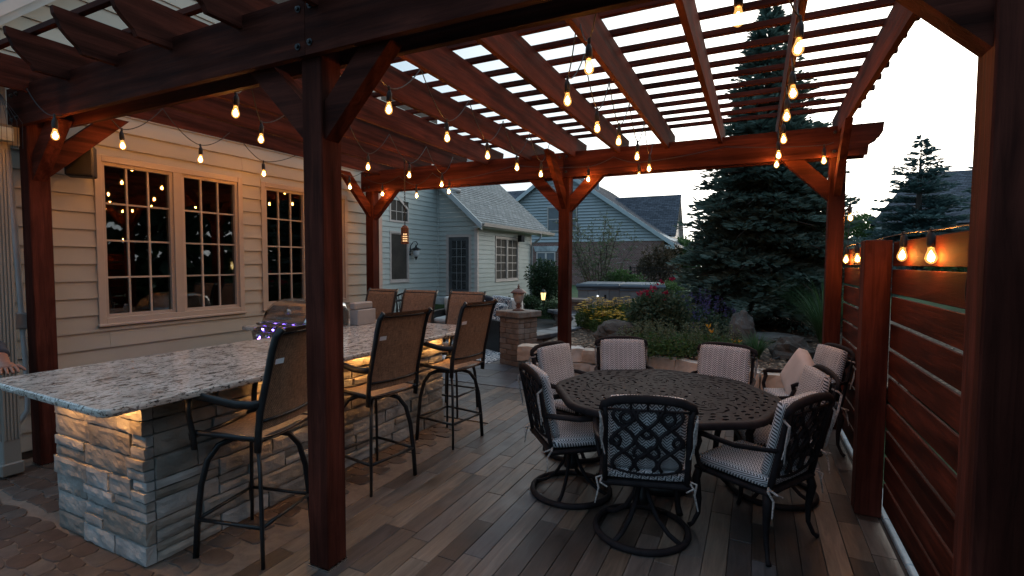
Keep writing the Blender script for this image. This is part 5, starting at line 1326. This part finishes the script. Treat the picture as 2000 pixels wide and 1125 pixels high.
bush('evergreen_shrub', 'dense dark evergreen shrub at the corner of the far wing', 'shrub', tuple(at(1066, 600, d=16.5))[:2]+(.2,), (.62, .6, .8), 5200, .085, DARKL, clumps=22)
bush('evergreen_shrub', 'low rounded evergreen shrub below the far wing window', 'shrub', tuple(at(1022, 600, d=15))[:2]+(.15,), (.6, .5, .3), 2600, .08, DARKL, clumps=16)
bush('evergreen_shrub', 'low dark shrub just left of the mid post behind the path light', 'shrub', tuple(at(1086, 610, d=14))[:2]+(.1,), (.4, .4, .26), 1600, .07, DARKL, clumps=12)
bush('green_shrub', 'mid green shrub between the hot tub and the iron fence', 'shrub', tuple(at(1212, 560, d=18.5))[:2]+(.28,), (.8, .6, .62), 3200, .11, GREENL, clumps=16)
bush('bronze_shrub', 'brown-leaved shrub in front of the neighbour house corner', 'shrub', tuple(at(1288, 560, d=22))[:2]+(.2,), (1.0, .8, 1.15), 3600, .13, BROWNL, clumps=18)
bush('green_shrub', 'tall grassy shrub beside the hot tub behind the roses', 'shrub', tuple(at(1300, 580, d=14))[:2]+(.35,), (.7, .5, .42), 2500, .12, GREENL, clumps=14, lw=.2)
bush('green_shrub', 'dark shrub along the foot of the iron fence', 'shrub', tuple(at(1255, 560, d=19.6))[:2]+(.28,), (.9, .5, .35), 2200, .12, DARKL, clumps=14)
# multi-stemmed ornamental tree, its stems up-lit
om = at(1168, 570, d=19); om = V((om.x, om.y, .28))
ot = thing('ornamental_tree', 'airy multi-stemmed small tree with up-lit stems behind the hot tub', 'tree', tuple(om))
mb, lf = MB(), MB()
for k in range(16):
    a = U(0, 6.28); e = U(.6, 2.1); d = V((cos(a), sin(a), 0)); P = [V((d.x*.1, d.y*.1, 0))]; H = U(1.9, 3.3)*(1.05-.2*e/2.1)
    for i in range(1, 7): u = i/6; P.append(d*(.1+e*u**.9)+V((U(-.06, .06), U(-.06, .06), H*u**1.0)))
    mb.tube(P, [.03*(1-i/8) for i in range(7)], 5)
    for i in range(2, 7):
        for q in range(6):
            dd = (d*.6+rdir(-.1)).normalized(); T = P[i]+dd*U(.25, .6); mb.tube([P[i], T], [.007, .003], 3)
            for w in range(7): pp_ = P[i].lerp(T, U(.2, 1.1)); lf.leaf(pp_, rdir(-.6), U(.06, .12), U(.025, .05), rdir(-.2))
obj('stem', mb, BARK, ot); obj('crown', lf, PALEL, ot)
spot = thing('garden_spotlight', 'small warm spotlight on the ground lighting the ornamental tree stems', 'lamp', tuple(om+V((-.55, -.5, .02))))
obj('housing', MB().lathe([(.05, 0), (.06, .1), (.065, .12)], n=10), BLACK, spot); obj('lens', MB().lathe([(.055, .121), (.03, .126)], n=10), emit('spot_lens', (1, .58, .2), 40), spot)
# flowers
def flower_clump(name, label, cat, c, r, hgt, nst, leafmat, fmat, fsize, style, group=None):
    t = thing(name, label, cat, c, 0, group); lf, st, fl = MB(), MB(), MB()
    for i in range(nst*16):
        a = U(0, 6.28); q = sqrt(rp2.random())*r; z = U(0, .78)*hgt*(1.05-.4*(q/r)**2); lf.leaf(V((q*cos(a), q*sin(a), z)), rdir(-.2)+V((cos(a), sin(a), .3))*.4, U(.05, .10), U(.018, .034), rdir(0))
    for i in range(nst):
        a = U(0, 6.28); q = sqrt(rp2.random())*r; H = hgt*(1.05-.35*(q/r)**2)*U(.85, 1.12); b = V((q*.7*cos(a), q*.7*sin(a), 0)); e = V((q*1.05*cos(a), q*1.05*sin(a), H)); st.tube([b, b.lerp(e, .5)+V((0, 0, .02)), e], [.004, .003, .002], 3)
        if style == 'daisy':
            for k in range(9): w = k*.698+U(-.1, .1); fl.leaf(e, V((cos(w), sin(w), U(-.25, .15))), fsize, fsize*.42, V((0, 0, 1)))
        elif style == 'spike':
            for k in range(16): w = U(0, 6.28); fl.leaf(e+V((U(-.01, .01), U(-.01, .01), U(-.12, .12))), V((cos(w), sin(w), U(-.1, .6))), fsize, fsize*.6, rdir())
        elif style == 'rose':
            for k in range(26): fl.leaf(e+rdir(-1)*U(0, .045), rdir(-.3), fsize, fsize*.9, rdir())
        elif style == 'lily':
            for k in range(6): w = k*1.047; fl.leaf(e, V((cos(w)*.6, sin(w)*.6, .8)), fsize, fsize*.4, V((cos(w), sin(w), .2)))
    obj('foliage', lf, leafmat, t); obj('stem', st, leafmat, t); obj('flowers', fl, fmat, t, kind='stuff')
    return t
def bz(p): return (p.x, p.y, bed_z(p.x, p.y) if p.x > -3.05 else .25)
G4 = 'yellow coneflower clumps by the hot tub'
flower_clump('coneflower', 'yellow coneflower clump nearest the curved seat wall', 'flowers', bz(at(1165, 640, z=.45)), .40, .52, 130, GREENL, YEL, .048, 'daisy', G4)
flower_clump('coneflower', 'lowest yellow coneflower clump, in front of the other two', 'flowers', bz(at(1192, 648, z=.45)), .34, .36, 120, GREENL, YEL, .048, 'daisy', G4)
flower_clump('coneflower', 'yellow coneflower clump furthest right, next to the rose bush', 'flowers', bz(at(1218, 640, z=.45)), .40, .52, 120, GREENL, YEL, .048, 'daisy', G4)
rb = bz(at(1282, 668, z=.45))
bush('rose_bush', 'large rose bush with crimson flowers in the middle of the bed', 'rose bush', rb, (.50, .45, .42), 4600, .075, ROSEL, clumps=26)
rf = MB()
for px, py in ((1250, 574), (1262, 570), (1271, 566), (1279, 561), (1264, 577), (1301, 572), (1299, 588), (1312, 545), (1290, 552)):
    p = at(px, py, y=rb[1]-.15)
    for k in range(14): rf.leaf(p+rdir(-1)*U(0, .05), rdir(-.3), .042, .038, rdir())
rr = [x for x in COL.objects if x.name == 'rose_bush'][0]; obj('flowers', rf, RED, rr, world=True, kind='stuff')
G5 = 'purple salvia clumps in the bed'
for i, (px, py, r, h, lab) in enumerate(((1352, 655, .42, .62, 'purple salvia clump right beside the roses'), (1388, 662, .40, .56, 'purple salvia clump nearest the standing stone'), (1322, 668, .34, .5, 'purple salvia clump low in front of the rose bush'))):
    flower_clump('salvia', lab, 'flowers', bz(at(px, py, z=.45)), r, h, 42, ROSEL, PURP, .024, 'spike', G5)
for px, py, r, h, lab in ((1300, 690, .5, .34, 'low feathery green perennial at the front edge of the bed, left'), (1368, 690, .5, .32, 'low green perennial spreading in front of the salvia'), (1262, 690, .4, .3, 'low blue-green plant beside the dark boulder')):
    flower_clump('green_perennial', lab, 'plant', bz(at(px, py, z=.45)), r, h, 60, GREENL, PALEL, .03, 'spike', 'green perennials')
flower_clump('lily', 'single yellow lily among the green perennials', 'flowers', bz(at(1383, 690, z=.45)), .05, .36, 2, GREENL, ORANGE, .09, 'lily')
flower_clump('lily', 'orange lily low beside the grass clump', 'flowers', bz(at(1441, 690, z=.45)), .06, .2, 2, GREENL, ORANGE, .08, 'lily')
def grass(name, label, c, n, L, spread, w, mat, droop=.6):
    t = thing(name, label, 'grass', c); mb = MB()
    for i in range(n):
        a = U(0, 6.28); l = L*U(.6, 1.1); e = spread*U(.2, 1); P = []
        for k in range(7): u = k/6; P.append(V((cos(a)*(.04+e*u**1.6), sin(a)*(.04+e*u**1.6), l*(u-droop*.5*u**2.4))))
        sd = V((-sin(a), cos(a), 0)); b = len(mb.v)
        for k, p in enumerate(P): ww = w*(1-k/6.3); mb.v += [tuple(p+sd*ww), tuple(p-sd*ww)]
        for k in range(6): mb.f.append((b+2*k, b+2*k+1, b+2*k+3, b+2*k+2))
    obj('blades', mb, mat, t); return t
grass('grass_clump', 'round clump of green strappy grass at the bed edge behind the chair', bz(at(1476, 702, z=.43)), 260, .48, .34, .006, GRASSM)
p = at(1600, 665, z=.45); grass('ornamental_grass', 'tall arching ornamental grass beside the rear fence post', (p.x, p.y-.6, .45), 420, 1.6, 1.35, .006, GRASSM, .75)
for px, py in ((1565, 678), (1420, 700)):
    p = at(px, py, z=.44); grass('small_plant', 'small green seedling in the mulch %s' % ('near the pillow chair' if px > 1500 else 'in front of the standing stone'), bz(p), 30, .14, .1, .008, GRASSM)
# irrigation hose
p0 = at(1510, 700, z=.45); hp_ = [at(px, py, z=.47) for px, py in ((1508, 702), (1525, 697), (1540, 692), (1555, 683), (1570, 680))]
o = obj('garden_hose', MB().tube(hp_, .012, 6), RUBBER, None, smooth=True); tag(o, 'thin black irrigation hose lying across the mulch', 'hose')
# tree belt that closes the garden on its far, right and rear sides
mb = MB()
for i in range(22000):
    k_ = rp2.random(); big = 1.0
    if k_ < .3: x, y, h = U(-22, 34), U(40, 46), 2.6
    elif k_ < .85: y = U(-16, 21); x = max(7.5, .42*y+1.0)+U(0, 3); h = 6.2; big = 1.35
    else: x, y, h = U(-16, 22), U(-26, -20), 5
    h += 1.5*noise.noise(V((x*.2, y*.2, 0)))+1.2*noise.noise(V((x*.7, y*.7, 5))); z = U(0, 1)**.85*h; mb.leaf(V((x, y, z)), rdir(-.3), U(.3, .6)*big, U(.2, .4)*big, rdir(-.2))
obj('far_woods', mb, DARKL, kind='stuff')
mb = MB()
for i in range(7000):
    x, y = U(.95, 5), U(1.5, 12); a = U(0, 6.28); mb.leaf(V((x, y, -.09)), V((cos(a)*.4, sin(a)*.4, 1)), U(.05, .1), .008, V((1, 0, 0)))
obj('lawn_blades', mb, GRASSM, kind='stuff')
